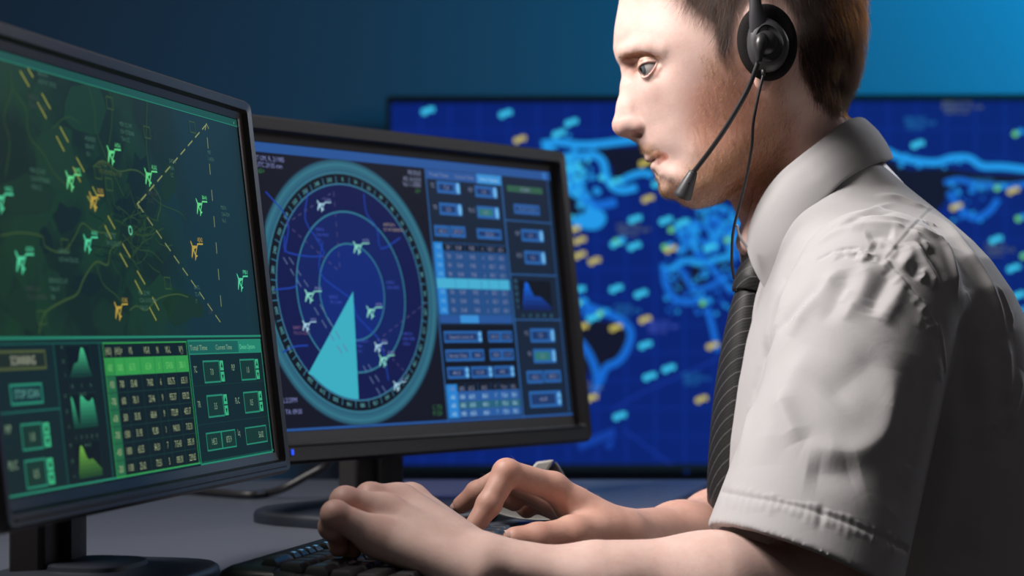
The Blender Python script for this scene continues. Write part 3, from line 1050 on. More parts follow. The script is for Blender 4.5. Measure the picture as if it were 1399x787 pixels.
def tvp(px, py):
    return P(px, py, TVY)


TVC = tvp(974.5, 386.5)
tvw, tvh = (1421 - 528) / F * TVY, (644 - 131) / F * TVY
root = empty('wall_display', (TVC.x, WALL_Y, TVC.z - tvh / 2), 'large wall display on the blue wall showing a glowing blue world map', 'screen')
ex, ez = Vector((1, 0, 0)), Vector((0, 0, 1))
ny = Vector((0, -1, 0))
roll = math.radians(0.35)
bm = bmesh.new()
tvr = (ex * math.cos(0.004) + ez * 0.0035).normalized()
tvu = Vector((-tvr.z, 0, tvr.x))
IW, IH = tvw / 2 - 0.010, tvh / 2 - 0.013
rings = [rrect(TVC, tvr, tvu, ny, IW, IH, 0.001, 0.000), rrect(TVC, tvr, tvu, ny, IW + 0.0005, IH + 0.0005, 0.002, 0.006),
         rrect(TVC, tvr, tvu, ny, tvw / 2 - 0.001, tvh / 2 - 0.001, 0.006, 0.008), rrect(TVC, tvr, tvu, ny, tvw / 2, tvh / 2, 0.006, 0.004),
         rrect(TVC, tvr, tvu, ny, tvw / 2, tvh / 2, 0.006, -0.02), rrect(TVC, tvr, tvu, ny, tvw / 2 - 0.08, tvh / 2 - 0.08, 0.01, -0.06)]
loft(bm, rings)
o = from_bm('display_frame', bm, root, mat('black_frame', (0.012, 0.012, 0.014, 1), 0.4))
auto_smooth(o, 40)
cv = Canvas(TVC, tvr, tvu)
T = dict(bg=emat((11, 34, 112)), grid=emat((14, 42, 128)), cyan=emat((36, 152, 230)), cy2=emat((62, 200, 240)), mid=emat((24, 104, 206)), deep=emat((20, 62, 158)), land=emat((20, 22, 42)), yellow=emat((198, 186, 96)), green=emat((104, 206, 120)), olive=emat((104, 118, 96)), purple=emat((76, 96, 200)), teal=emat((40, 128, 188)), white=emat((150, 220, 240)), glow=emat((22, 50, 144)))
cv.rect(-IW, -IH, IW, IH, T['bg'], 0)
for i in range(1, 22):
    x = -IW + 2 * IW * i / 22
    cv.line([(x, -IH), (x, IH)], 0.004, T['grid'], 1)
for i in range(1, 13):
    y = -IH + 2 * IH * i / 13
    cv.line([(-IW, y), (IW, y)], 0.003, T['grid'], 1)
rnd = random.Random(11)
lands = [[(808, 203), (872, 201), (892, 206), (893, 226), (884, 242), (866, 240), (850, 247), (838, 246), (836, 228), (824, 212)],
         [(776, 262), (792, 272), (806, 286), (798, 302), (778, 300)],
         [(786, 442), (812, 438), (838, 440), (856, 446), (858, 460), (846, 488), (826, 500), (812, 522), (796, 498), (786, 470)],
         [(1202, 212), (1240, 232), (1290, 230), (1345, 238), (1410, 240), (1410, 254), (1350, 250), (1300, 256), (1288, 280), (1268, 300), (1240, 290), (1190, 260), (1150, 230), (1100, 215), (1150, 206)],
         [(918, 372), (934, 370), (936, 394), (926, 404), (914, 398)], [(944, 362), (968, 366), (962, 390), (944, 388)], [(976, 348), (1002, 344), (998, 372), (980, 366)], [(936, 330), (950, 332), (948, 348), (936, 346)], [(956, 290), (966, 300), (958, 308), (950, 300)],
         [(1030, 352), (1056, 346), (1070, 372), (1052, 398), (1032, 388)], [(1090, 380), (1120, 372), (1140, 398), (1118, 424), (1096, 412)], [(1012, 430), (1040, 424), (1050, 470), (1030, 520), (1012, 490)], [(1230, 500), (1290, 480), (1330, 505), (1310, 545), (1250, 550)], [(1140, 300), (1170, 296), (1180, 320), (1150, 330)]]
for l in lands:
    cv.ppoly(l, T['land'], 2)
coast = [([(740, 197), (764, 194), (790, 198), (818, 197), (850, 193), (893, 189), (960, 190), (1060, 196), (1160, 200), (1200, 203), (1227, 214), (1252, 220), (1280, 222), (1300, 216), (1324, 216), (1342, 227), (1372, 228), (1420, 234)], 10, 'cyan'),
         ([(744, 200), (762, 216), (772, 240), (778, 258), (796, 270), (806, 284), (800, 298), (782, 306)], 12, 'cyan'),
         ([(770, 214), (790, 214), (812, 212), (824, 222), (828, 240), (838, 256), (852, 260), (870, 256)], 10, 'cyan'),
         ([(846, 250), (858, 242), (878, 236), (892, 240)], 9, 'cyan'), ([(768, 230), (780, 246), (792, 262), (812, 280), (842, 276)], 12, 'mid'), ([(800, 290), (820, 296), (812, 306), (786, 302)], 16, 'cyan'),
         ([(792, 408), (806, 420), (830, 428), (852, 440), (862, 456), (856, 478), (844, 494), (828, 502), (820, 520), (812, 534)], 10, 'mid'), ([(784, 458), (800, 476), (812, 500), (816, 524), (812, 536)], 10, 'mid'),
         ([(1290, 250), (1310, 246), (1340, 252), (1380, 254), (1410, 250)], 8, 'mid'), ([(1296, 262), (1310, 282), (1330, 298), (1350, 290), (1364, 272)], 9, 'mid'),
         ([(906, 360), (910, 390), (926, 410), (946, 412), (960, 404)], 9, 'mid'), ([(910, 372), (936, 356), (960, 360), (1000, 348)], 8, 'cyan'), ([(928, 366), (946, 392), (968, 392), (996, 376)], 7, 'mid'), ([(966, 420), (974, 450), (980, 480)], 8, 'mid'), ([(940, 330), (960, 352), (1000, 400)], 7, 'mid')]
coast += [([(1000, 348), (1030, 350), (1058, 344), (1074, 372), (1054, 402), (1030, 392), (1010, 380)], 8, 'mid'), ([(1074, 372), (1092, 378), (1122, 370), (1144, 398), (1118, 428), (1094, 412)], 8, 'mid'), ([(1004, 420), (1042, 422), (1054, 470), (1032, 524), (1010, 492), (1000, 450)], 9, 'mid'), ([(1228, 500), (1290, 478), (1334, 505), (1312, 548), (1250, 554), (1228, 500)], 9, 'mid'), ([(1060, 300), (1100, 330), (1150, 334), (1190, 350), (1230, 400), (1250, 440)], 8, 'mid'), ([(1120, 250), (1140, 290), (1180, 318)], 8, 'mid')]
for px, wd, mm in coast:
    cv.pline(px, wd / F * TVY, T[mm], 3, smooth=4)
for i in range(64):                                   # busy coast at the left and over the middle continent
    cv.disc(*cv.loc(786 + rnd.gauss(0, 11), 244 + rnd.gauss(0, 24)), rnd.uniform(2.5, 5) / F * TVY, T['cyan' if i % 3 else 'cy2'], 4, 10)
for i in range(190):
    px, py = rnd.uniform(925, 1030), rnd.uniform(282, 345)
    if py < 300 and px < 950:
        continue
    cv.disc(*cv.loc(px, py), rnd.uniform(2, 5.0) / F * TVY, T['mid' if i % 2 else 'cyan'], 4, 10)
for i in range(90):
    px, py = rnd.uniform(905, 1010), rnd.uniform(350, 430)
    cv.disc(*cv.loc(px, py), rnd.uniform(1.5, 3.4) / F * TVY, T['mid' if i % 3 else 'cyan'], 4, 10)
for i in range(16):
    cv.disc(*cv.loc(rnd.uniform(785, 850), 428 + rnd.gauss(0, 5) + 0), rnd.uniform(2, 4) / F * TVY, T['mid'], 4, 10)
for i in range(18):
    cv.disc(*cv.loc(rnd.uniform(1298, 1345), rnd.uniform(246, 302)), rnd.uniform(2, 4) / F * TVY, T['mid' if i % 2 else 'cyan'], 4, 10)
for i in range(14):
    cv.disc(*cv.loc(rnd.uniform(1205, 1345), 221 + rnd.gauss(0, 5)), rnd.uniform(2, 4) / F * TVY, T['cyan'], 4, 10)


def blip(px, py, mm, sz=4.6, tagm=None):
    cv.disc(*cv.loc(px, py), sz / F * TVY, T[mm], 5, 14)
    x, y = cv.loc(px + sz * 1.9, py - sz * 0.75)
    w_, h_ = sz * 1.7 / F * TVY, sz * 0.75 / F * TVY
    cv.rect(x - w_ * 0.6, y - h_, x + w_ * 0.6, y + h_, T[tagm or mm], 5)


for q in ((580, 153), (686, 157), (776, 169), (759, 184), (863, 301), (837, 396), (871, 403), (877, 473), (909, 505), (883, 516), (842, 570), (895, 252), (838, 334), (862, 338), (1249, 199), (1356, 329), (1380, 368), (836, 250), (905, 303), (928, 306), (966, 340), (786, 398), (806, 436), (1387, 405), (1070, 440), (1110, 460), (1180, 380), (1230, 450), (1090, 560), (1200, 560), (1340, 470)):
    blip(q[0], q[1], 'cy2')
for q in ((881, 273), (780, 315), (788, 330), (788, 350), (808, 358), (837, 449), (791, 448), (877, 438), (969, 474), (954, 547), (804, 545), (877, 224), (706, 192), (1302, 284), (1380, 262), (912, 342), (1060, 500), (1150, 420), (1260, 520), (1180, 600), (1350, 420)):
    blip(q[0], q[1], 'yellow', 4.2)
for q in ((917, 314), (790, 414), (820, 428), (960, 414), (994, 328), (1362, 257), (1387, 183), (1391, 299), (1398, 350), (1391, 426), (842, 330), (908, 338)):
    blip(q[0], q[1], 'green', 4.2, 'cyan')
for px, py, w_, mm, s in ((866, 314, 46, 'olive', 'CDA-14 YET'), (906, 446, 42, 'purple', 'MSR-CC 967'), (952, 517, 36, 'teal', 'ARTL-U4 TC'), (858, 424, 34, 'teal', 'ACP-44'), (800, 530, 46, 'olive', 'TDA-2G 18A'), (1315, 146, 56, 'olive', 'BARTL-C1A'), (1258, 168, 42, 'teal', 'MSR 22 947'), (1366, 341, 40, 'olive', 'TAR-C2'), (1350, 252, 40, 'teal', 'KSM52D')):
    x, y = cv.loc(px, py)
    for i in range(3):
        cv.text(s, x - (0.01 if i != 1 else 0), y + 0.008 - 0.0085 * i, 0.0066, T[mm], 5, w=w_ / F * TVY * (0.7, 1.0, 0.55)[i])
for px, wd in (([(835, 560), (880, 535), (960, 500), (1000, 480)], 3), ([(850, 585), (910, 630), (940, 645)], 3), ([(790, 610), (840, 590), (830, 612)], 12)):
    cv.pline(px, wd / F * TVY, T['glow'] if wd < 5 else T['deep'], 2)
cv.build('screen', root)
# ================================================================ desk, keyboard, cable, desk telephone
KD = Vector((0.250, 0.968, 0)).normalized()      # along the keyboard rows, away from the camera
KU = Vector((KD.y, -KD.x, 0))                    # towards the sitter
KO = Vector((-0.186, 1.415, 0))                  # rear corner of the keyboard nearest the camera


def kb(a, b, z):
    return KO + KD * a + KU * b + Vector((0, 0, z))


desk = empty('control_desk', (-0.5, 1.5, 0), 'dark blue-grey control desk under the two monitors and the keyboard', 'desk')
e = 0.162
quad = [kb(-1.05, e, 0), kb(1.05, e, 0), Vector((kb(1.05, e, 0).x, 2.43, 0)), Vector((-1.25, 2.43, 0)), Vector((-1.25, 0.35, 0))]
bm = bmesh.new()
loft(bm, [[q + Vector((0, 0, DESK_Z - 0.028)) for q in quad], [q + Vector((0, 0, DESK_Z)) for q in quad]])
dm = mat('desk_laminate', (0.075, 0.082, 0.102, 1), 0.28, spec=0.45, bump=0.03, bscale=500)
o = from_bm('desktop', bm, desk, dm)
bevel(o, 0.004)
for (lx, ly) in ((-1.15, 0.5), (-1.15, 2.33), (0.1, 2.33), (-0.28, 0.62)):
    bm = bmesh.new()
    add_box(bm, (lx, ly, (DESK_Z - 0.028) / 2), 0.06, 0.06, DESK_Z - 0.028)
    o = from_bm('leg', bm, desk, mat('desk_steel', (0.05, 0.05, 0.06, 1), 0.4, metal=0.6))
    bevel(o, 0.004)

# keyboard
kroot = empty('keyboard', kb(0.22, 0.065, DESK_Z), 'black computer keyboard under the hands', 'keyboard')
KL, KW = 0.365, 0.130
prof = [(-0.012, 0.000), (-0.013, 0.006), (-0.009, 0.013), (-0.002, 0.0168), (0.014, 0.0172), (0.030, 0.0160), (0.030, 0.0150), (0.120, 0.0056), (0.120, 0.0060), (0.127, 0.0055), (0.131, 0.003), (0.131, 0.000)]
bm = bmesh.new()
rings = []
for a, sc in ((0.0, 0.80), (0.002, 0.90), (0.006, 0.965), (0.014, 1.0)):
    rings.append((a, sc))
allr = rings + [(KL + 0.018 - a, sc) for a, sc in reversed(rings)]
rr = []
for a, sc in allr:
    rr.append([kb(a - 0.030, 0.065 + (b - 0.065) * sc, DESK_Z + z * (0.55 + 0.45 * (sc - 0.8) / 0.2)) for b, z in prof])
loft(bm, rr)
KBM = mat('black_keyboard_plastic', (0.018, 0.018, 0.020, 1), 0.38, spec=0.5, bump=0.08, bscale=900)
KCM = mat('black_keycap_plastic', (0.026, 0.026, 0.029, 1), 0.36, spec=0.5, bump=0.06, bscale=700)
o = from_bm('body', bm, kroot, KBM)
auto_smooth(o, 35)


def keycap(name, a, b, w, d, zb, h, material):
    bm = bmesh.new()
    rr = []
    for s, z, dy in ((0.0, 0.0, 0.0), (0.0002, h * 0.35, 0.0002), (0.0022, h * 0.93, 0.0010), (0.0030, h, 0.0010)):
        rr.append([kb(a + qx * (w / 2 - s), b - dy + qy * (d / 2 - s), DESK_Z + zb + z - (b - 0.03) * 0.105) for qx, qy in ((-1, -1), (1, -1), (1, 1), (-1, 1))])
    loft(bm, rr)
    o = from_bm(name, bm, kroot, material)
    auto_smooth(o, 30)
    return o


nk = 0
pitch = 0.0187
for r in range(5):
    x = -0.018
    b = 0.042 + r * 0.0180
    widths = {0: [1] * 13 + [2], 1: [1.5] + [1] * 12 + [1.5], 2: [1.75] + [1] * 11 + [2.25], 3: [2.25] + [1] * 10 + [2.75], 4: [1.5, 1, 1.25, 6.25, 1.25, 1, 1, 1.5]}[r]
    for wk in widths:
        w_ = wk * pitch
        keycap('key', x + w_ / 2, b, w_ - 0.0016, 0.0164, 0.0148, 0.0060, KCM)
        nk += 1
        x += w_
    x += 0.008
    for k in range(7 if r < 2 else 5):
        if nk > 88 or x > KL - 0.03:
            break
        keycap('key', x + pitch / 2, b, pitch - 0.0016, 0.0164, 0.0148, 0.0060, KCM)
        x += pitch
        nk += 1
# small lit media keys along the rear edge
led = mat('blue_key_light', (0.02, 0.05, 0.1, 1), 0.4, emit=rgb(110, 170, 215), estr=0.6)
for k in range(11):
    a = 0.040 + k * 0.0150 + (0.008 if k > 3 else 0)
    o = keycap('media_key', a, 0.0225, 0.0128, 0.0085, 0.0150, 0.0050, KBM)
    bm = bmesh.new()
    add_box(bm, kb(a, 0.0222, DESK_Z + 0.0206), 0.0040, 0.0026, 0.0005, (KD, KU, Vector((0, 0, 1))))
    from_bm('key_light', bm, o, led)
o = keycap('wide_key', 0.0060, 0.024, 0.034, 0.012, 0.0150, 0.0058, KBM)

# monitor cable
cdk = [P(px, py, (CAM_Z - DESK_Z - 0.0046) * F / (py - HZ)) for px, py in ((215, 667), (250, 669), (285, 672), (320, 675), (345, 676), (365, 674))]
cable = catmull(cdk + [P(388, 667, 2.15), P(418, 651, 2.15), P(444, 636, 2.15), P(458, 620, 2.13), P(470, 600, 2.115)], 8)
bm = bmesh.new()
for q in cable[:42]:
    q.z = max(q.z, DESK_Z + 0.0046)
add_tube(bm, cable, 0.0042, 10)
o = from_bm('monitor_cable', bm, None, mat('black_cable', (0.012, 0.012, 0.014, 1), 0.45), True)
tag(o, 'black cable looping over the desk to the back of the radar monitor', 'cable')

# pale desk telephone behind the far hand
tel = empty('desk_telephone', Vector((P(712, 690, 1.80).x, 1.80, DESK_Z)), 'pale grey desk telephone half hidden behind the far hand', 'telephone')
PALE = mat('pale_grey_plastic', (0.36, 0.36, 0.34, 1), 0.45, spec=0.4)
DARKP = mat('dark_grey_plastic', (0.035, 0.036, 0.04, 1), 0.5)
ty = 1.80
bm = bmesh.new()
lo = [(668, 700), (676, 707), (690, 712), (708, 716), (730, 718), (752, 718), (764, 712), (764, 702), (745, 700), (720, 698), (700, 694), (684, 690), (670, 692)]
loft(bm, [[P(x, y, ty - 0.02) for x, y in lo], [P(x, y, ty - 0.023) + Vector((0, 0, 0.001)) for x, y in lo], [P(x, y, ty + 0.10) for x, y in lo]])
me_min = min(v.co.z for v in bm.verts)
for v in bm.verts:
    v.co.z += DESK_Z - me_min + 0.0004
o = from_bm('base', bm, tel, PALE)
bevel(o, 0.003)
bm = bmesh.new()
lo = [(686, 699), (700, 676), (716, 656), (722, 645), (733, 631), (757, 628), (749, 642), (742, 654), (728, 672), (712, 690), (702, 702)]
loft(bm, [[P(x, y, ty) for x, y in lo], [P(x, y, ty + 0.055) for x, y in lo]])
o = from_bm('handset', bm, tel, PALE)
bevel(o, 0.002)
bm = bmesh.new()
lo = [(745, 652), (751, 641), (759, 629), (766, 640), (780, 664), (796, 700), (798, 716), (742, 716), (736, 676)]
loft(bm, [[P(x, y, ty + 0.012) for x, y in lo], [P(x, y, ty + 0.07) for x, y in lo]])
o = from_bm('cradle', bm, tel, DARKP)
bevel(o, 0.003)
# ================================================================ the person: one continuous skin surface


def V(*a):
    return np.array(a, np.float32)


def PN(px, py, y):
    q = P(px, py, y)
    return np.array((q.x, q.y, q.z), np.float32)


def sstep(a, b, x):
    t = np.clip((x - a) / (b - a), 0, 1)
    return t * t * (3 - 2 * t)


def smin(a, b, k):
    h = np.clip(0.5 + 0.5 * (b - a) / k, 0, 1)
    return b + (a - b) * h - k * h * (1 - h)


def smax(a, b, k):
    return -smin(-a, -b, k)


def cap(p, a, b, ra, rb, flat=None):
    """tapered capsule; flat = (unit axis, factor) squeezes the section along an axis"""
    a = np.asarray(a, np.float32)
    b = np.asarray(b, np.float32)
    ab = b - a
    ap = p - a
    t = np.clip((ap @ ab) / (ab @ ab), 0, 1)
    d = ap - t[:, None] * ab
    if flat is not None:
        ax, k = flat
        ax = np.asarray(ax, np.float32)
        d = d + (d @ ax)[:, None] * ax * (1 / k - 1)
    return np.sqrt((d * d).sum(1)) - (ra + (rb - ra) * t)


def chain(p, pts, rad, k=0.004, flat=None):
    d = None
    for i in range(len(pts) - 1):
        c = cap(p, pts[i], pts[i + 1], rad[i], rad[i + 1], flat)
        d = c if d is None else smin(d, c, k)
    return d


def ell(p, c, r, R=None):
    """ellipsoid (approximate distance); R columns = axes"""
    q = p - np.asarray(c, np.float32)
    if R is not None:
        q = q @ np.asarray(R, np.float32)
    r = np.asarray(r, np.float32)
    k0 = np.sqrt(((q / r) ** 2).sum(1))
    k1 = np.sqrt(((q / (r * r)) ** 2).sum(1)) + 1e-9
    return k0 * (k0 - 1) / k1


def surface_nets(phi, lo, hi, h, B=14, far=1.35):
    """mesh of phi = 0, found in blocks so that only the space near the surface is sampled"""
    lo = np.asarray(lo, np.float32)
    nb = np.ceil((np.asarray(hi) - lo) / (h * B)).astype(int)
    ctr = np.stack(np.meshgrid(*[np.arange(n) for n in nb], indexing='ij'), -1).reshape(-1, 3)
    c = lo + (ctr + 0.5) * h * B
    d = phi(c.astype(np.float32))
    act = ctr[np.abs(d) < h * B * 0.87 * far + 0.004]
    N = nb * B + 2
    ax = np.arange(B + 1)
    loc = np.stack(np.meshgrid(ax, ax, ax, indexing='ij'), -1).reshape(-1, 3)
    S = B + 1
    vid, vpos, faces = [], [], []
    strd = np.array([N[1] * N[2], N[2], 1], np.int64)
    corner = [(i, j, k) for i in (0, 1) for j in (0, 1) for k in (0, 1)]
    for s in range(0, len(act), 48):
        bl = act[s:s + 48]
        g = bl[:, None, :] * B + loc[None]
        p = (lo + g.reshape(-1, 3) * h).astype(np.float32)
        f = phi(p).reshape(len(bl), S, S, S)
        ins = f < 0
        cs = [ins[:, i:B + i, j:B + j, k:B + k] for i, j, k in corner]
        cf = [f[:, i:B + i, j:B + j, k:B + k] for i, j, k in corner]
        tot = sum(x.astype(np.int8) for x in cs)
        m = (tot > 0) & (tot < 8)
        bi, ci, cj, ck = np.nonzero(m)
        if len(bi):
            fv = [x[m] for x in cf]
            acc = np.zeros((len(bi), 3))
            cnt = np.zeros(len(bi))
            for a in range(8):
                for b in range(a + 1, 8):
                    da = np.array(corner[b]) - np.array(corner[a])
                    if np.abs(da).sum() != 1:
                        continue
                    x = (fv[a] < 0) != (fv[b] < 0)
                    t = np.where(x, fv[a] / np.where(x, fv[a] - fv[b], 1), 0)
                    acc += np.where(x[:, None], np.array(corner[a]) + t[:, None] * da, 0)
                    cnt += x
            cell = bl[bi] * B + np.stack([ci, cj, ck], -1)
            vid.append(cell @ strd)
            vpos.append(lo + (cell + acc / cnt[:, None]) * h)
        for a in range(3):
            b, c2 = (a + 1) % 3, (a + 2) % 3
            sl0 = [slice(None), slice(0, B), slice(0, B), slice(0, B)]
            sl1 = list(sl0)
            sl1[a + 1] = slice(1, B + 1)
            i0, i1 = ins[tuple(sl0)], ins[tuple(sl1)]
            x = i0 != i1
            q = np.nonzero(x)
            if not len(q[0]):
                continue
            cell = bl[q[0]] * B + np.stack(q[1:], -1)
            eb = np.zeros(3, int)
            eb[b] = 1
            ec = np.zeros(3, int)
            ec[c2] = 1
            quad = np.stack([(cell) @ strd, (cell - eb) @ strd, (cell - eb - ec) @ strd, (cell - ec) @ strd], -1)
            rev = ~i0[x]
            quad[rev] = quad[rev][:, ::-1]
            faces.append(quad)
    vid = np.concatenate(vid)
    vpos = np.concatenate(vpos)
    o = np.argsort(vid)
    vid, vpos = vid[o], vpos[o]
    fc = np.concatenate(faces)
    ix = np.searchsorted(vid, fc)
    ix = np.clip(ix, 0, len(vid) - 1)
    ok = (vid[ix] == fc).all(1)
    return vpos, ix[ok]


def np_mesh(name, v, f):
    me = bpy.data.meshes.new(name)
    me.vertices.add(len(v))
    me.vertices.foreach_set('co', np.asarray(v, np.float32).ravel())
    me.loops.add(f.size)
    me.loops.foreach_set('vertex_index', f.ravel().astype(np.int32))
    me.polygons.add(len(f))
    me.polygons.foreach_set('loop_start', np.arange(0, f.size, 4, dtype=np.int32))
    me.update(calc_edges=True)
    me.validate()
    return me


def relax(v, f, n=1, lam=0.5):
    """a little Laplacian smoothing"""
    v = v.astype(np.float64)
    for _ in range(n):
        acc = np.zeros_like(v)
        cnt = np.zeros(len(v))
        for a, b in ((0, 1), (1, 2), (2, 3), (3, 0)):
            for i, j in ((a, b), (b, a)):
                for d in range(3):
                    acc[:, d] += np.bincount(f[:, i], v[f[:, j], d], len(v))
                cnt += np.bincount(f[:, i], minlength=len(v))
        v = v + lam * (acc / np.maximum(cnt, 1)[:, None] - v)
    return v


def subdivide(v, f):
    """split every quad into four"""
    e = np.sort(np.stack([f, np.roll(f, -1, 1)], -1), -1)
    key = e[..., 0].astype(np.int64) * len(v) + e[..., 1]
    u, inv = np.unique(key.ravel(), return_inverse=True)
    mid = (v[u // len(v)] + v[u % len(v)]) / 2
    ctr_ = v[f].mean(1)
    ei = inv.reshape(f.shape) + len(v)
    ci = np.arange(len(f)) + len(v) + len(u)
    nf = np.concatenate([np.stack([f[:, i], ei[:, i], ci, ei[:, i - 1]], -1) for i in range(4)])
    return np.concatenate([v, mid, ctr_]), nf


# ---------------------------------------------------------------- head: half width w over the profile plane (pixels at depth YS)
PXM = YS / F                     # metres per pixel at the middle plane


def sag(px, py, w):
    """profile-plane coordinates of the surface point seen at (px, py), w pixels nearer than the middle plane"""
    k = (YS - w * PXM) / YS
    return CX + (px - CX) * k, HZ + (py - HZ) * k, w


OUTL = [(846, 0), (842, 23), (838.5, 50), (837.5, 66), (841, 80), (848, 97), (852, 107), (853, 118), (853.5, 140), (856, 160), (862, 178), (869, 190), (872, 198), (877, 208), (882, 215), (886.5, 219.5), (891.5, 222.5), (891, 232), (895, 238),
        (898, 244), (906, 251), (916, 261), (925, 273), (937, 281), (957, 284), (979, 278), (1005, 262), (1040, 240), (1085, 215), (1125, 185), (1152, 150), (1166, 110), (1174, 70), (1177, 30), (1172, -30), (1152, -85), (1112, -128), (1052, -152), (985, -150), (920, -120), (874, -68), (854, -30)]
CTRL = [(872, 8, 52), (900, 15, 82), (940, 8, 102), (885, -60, 55), (915, -55, 88), (960, -60, 110), (1050, -60, 120), (1050, -112, 88), (980, -115, 80), (1125, -60, 96), (1125, 20, 112), (1065, 10, 124), (985, 25, 116), (950, 45, 108), (1000, 60, 118),
        (852, 62, 26), (866, 66, 50), (888, 66, 74), (908, 68, 90), (922, 78, 96), (866, 86, 22), (862, 98, 17), (872, 92, 32), (880, 97, 44), (895, 95, 62), (908, 92, 78), (922, 95, 92),
        (858, 125, 14), (868, 120, 28), (880, 115, 44), (893, 112, 62), (912, 112, 80), (935, 112, 96), (962, 105, 107), (1000, 95, 116), (1040, 90, 119), (1075, 60, 122), (1100, 100, 112), (1130, 100, 92),
        (868, 150, 22), (882, 148, 38), (895, 142, 53), (915, 142, 73), (945, 145, 91), (980, 140, 104), (1020, 130, 110), (876, 178, 24), (888, 172, 36), (900, 168, 48), (920, 172, 66), (950, 178, 83), (985, 175, 97), (1025, 165, 104), (1060, 140, 108), (1085, 150, 98),
        (879, 198, 16), (889, 198, 30), (902, 196, 42), (918, 200, 54), (945, 208, 74), (980, 210, 90), (1020, 198, 98), (1050, 175, 100), (1090, 175, 85), (1120, 140, 92),
        (889, 214, 18), (900, 210, 32), (912, 212, 42), (925, 218, 51), (895, 228, 18), (905, 226, 33), (916, 226, 43), (930, 232, 54), (955, 238, 70), (990, 238, 82), (1020, 222, 88), (1045, 205, 86), (1070, 195, 80),
        (900, 240, 20), (912, 246, 34), (926, 254, 43), (945, 260, 53), (965, 262, 60), (985, 258, 66), (1010, 243, 70), (940, 275, 30), (958, 277, 36), (978, 270, 44), (930, 268, 24), (1150, 60, 70), (1150, -10, 80), (1140, 110, 70)]
pts, val = [], []
for a, b in OUTL:
    pts.append((a, b))
    val.append(0.0)
for a, b, w in CTRL:
    u, v, _ = sag(a, b, w)
    pts.append((u, v))
    val.append(float(w * w))
pts = np.array(pts)
val = np.array(val) / 1000.0
sc_ = 200.0


def tps_k(r2):
    return 0.5 * r2 * np.log(r2 + 1e-12)


q = pts / sc_
K_ = tps_k(((q[:, None] - q[None]) ** 2).sum(-1)) + np.eye(len(q)) * 2e-4
Pm = np.hstack([np.ones((len(q), 1)), q])
A_ = np.zeros((len(q) + 3,) * 2)
A_[:len(q), :len(q)] = K_
A_[:len(q), len(q):] = Pm
A_[len(q):, :len(q)] = Pm.T
sol = np.linalg.solve(A_, np.concatenate([val, np.zeros(3)]))
U0, V0, GS = 780.0, -230.0, 1.5
gu = np.arange(U0, 1260, GS)
gv = np.arange(V0, 360, GS)
GU, GV = np.meshgrid(gu, gv, indexing='ij')
gp = np.stack([GU.ravel(), GV.ravel()], -1) / sc_
QF = np.zeros(len(gp))
for i in range(0, len(gp), 20000):
    s = gp[i:i + 20000]
    QF[i:i + 20000] = tps_k(((s[:, None] - q[None]) ** 2).sum(-1)) @ sol[:len(q)] + sol[len(q)] + s @ sol[len(q) + 1:]
QF *= 1000.0
# outside the traced outline the field is pushed negative so that nothing grows there
ov = np.array(OUTL)
gpx = gp * sc_
inside = np.zeros(len(gpx), bool)
dmin = np.full(len(gpx), 1e9)
for i in range(len(ov)):
    a, b = ov[i], ov[(i + 1) % len(ov)]
    cond = ((a[1] > gpx[:, 1]) != (b[1] > gpx[:, 1]))
    xi = a[0] + (gpx[:, 1] - a[1]) / (b[1] - a[1] + 1e-9) * (b[0] - a[0])
    inside ^= cond & (gpx[:, 0] < xi)
    ab = b - a
    t = np.clip(((gpx - a) @ ab) / (ab @ ab), 0, 1)
    dmin = np.minimum(dmin, np.sqrt(((gpx - a - t[:, None] * ab) ** 2).sum(1)))
QF = np.where(~inside & (dmin > 5), np.minimum(QF, -dmin * 30), QF)
QF = np.where(inside & (dmin > 4), np.maximum(QF, dmin * 12), QF).reshape(GU.shape)
GQu, GQv = np.gradient(QF, GS)


def bil(G, u, v):
    x = np.clip((u - U0) / GS, 0, G.shape[0] - 1.001)
    y = np.clip((v - V0) / GS, 0, G.shape[1] - 1.001)
    i, j = x.astype(int), y.astype(int)
    fx, fy = x - i, y - j
    return (G[i, j] * (1 - fx) + G[i + 1, j] * fx) * (1 - fy) + (G[i, j + 1] * (1 - fx) + G[i + 1, j + 1] * fx) * fy


def ball(h, c, r):
    return np.sqrt(((h - np.array(c)) ** 2).sum(1)) - r


def tocan(px, py, w):
    return np.array(sag(px, py, w))


EYE_W = 50.0
EYE = tocan(892.0, 90.5, 48.0)   # eyeball centre, profile-plane pixels
EYE_R = 18.0
UPN = np.array([0.079, -0.905, -0.418])
LON = np.array([0.826, 0.376, -0.420])


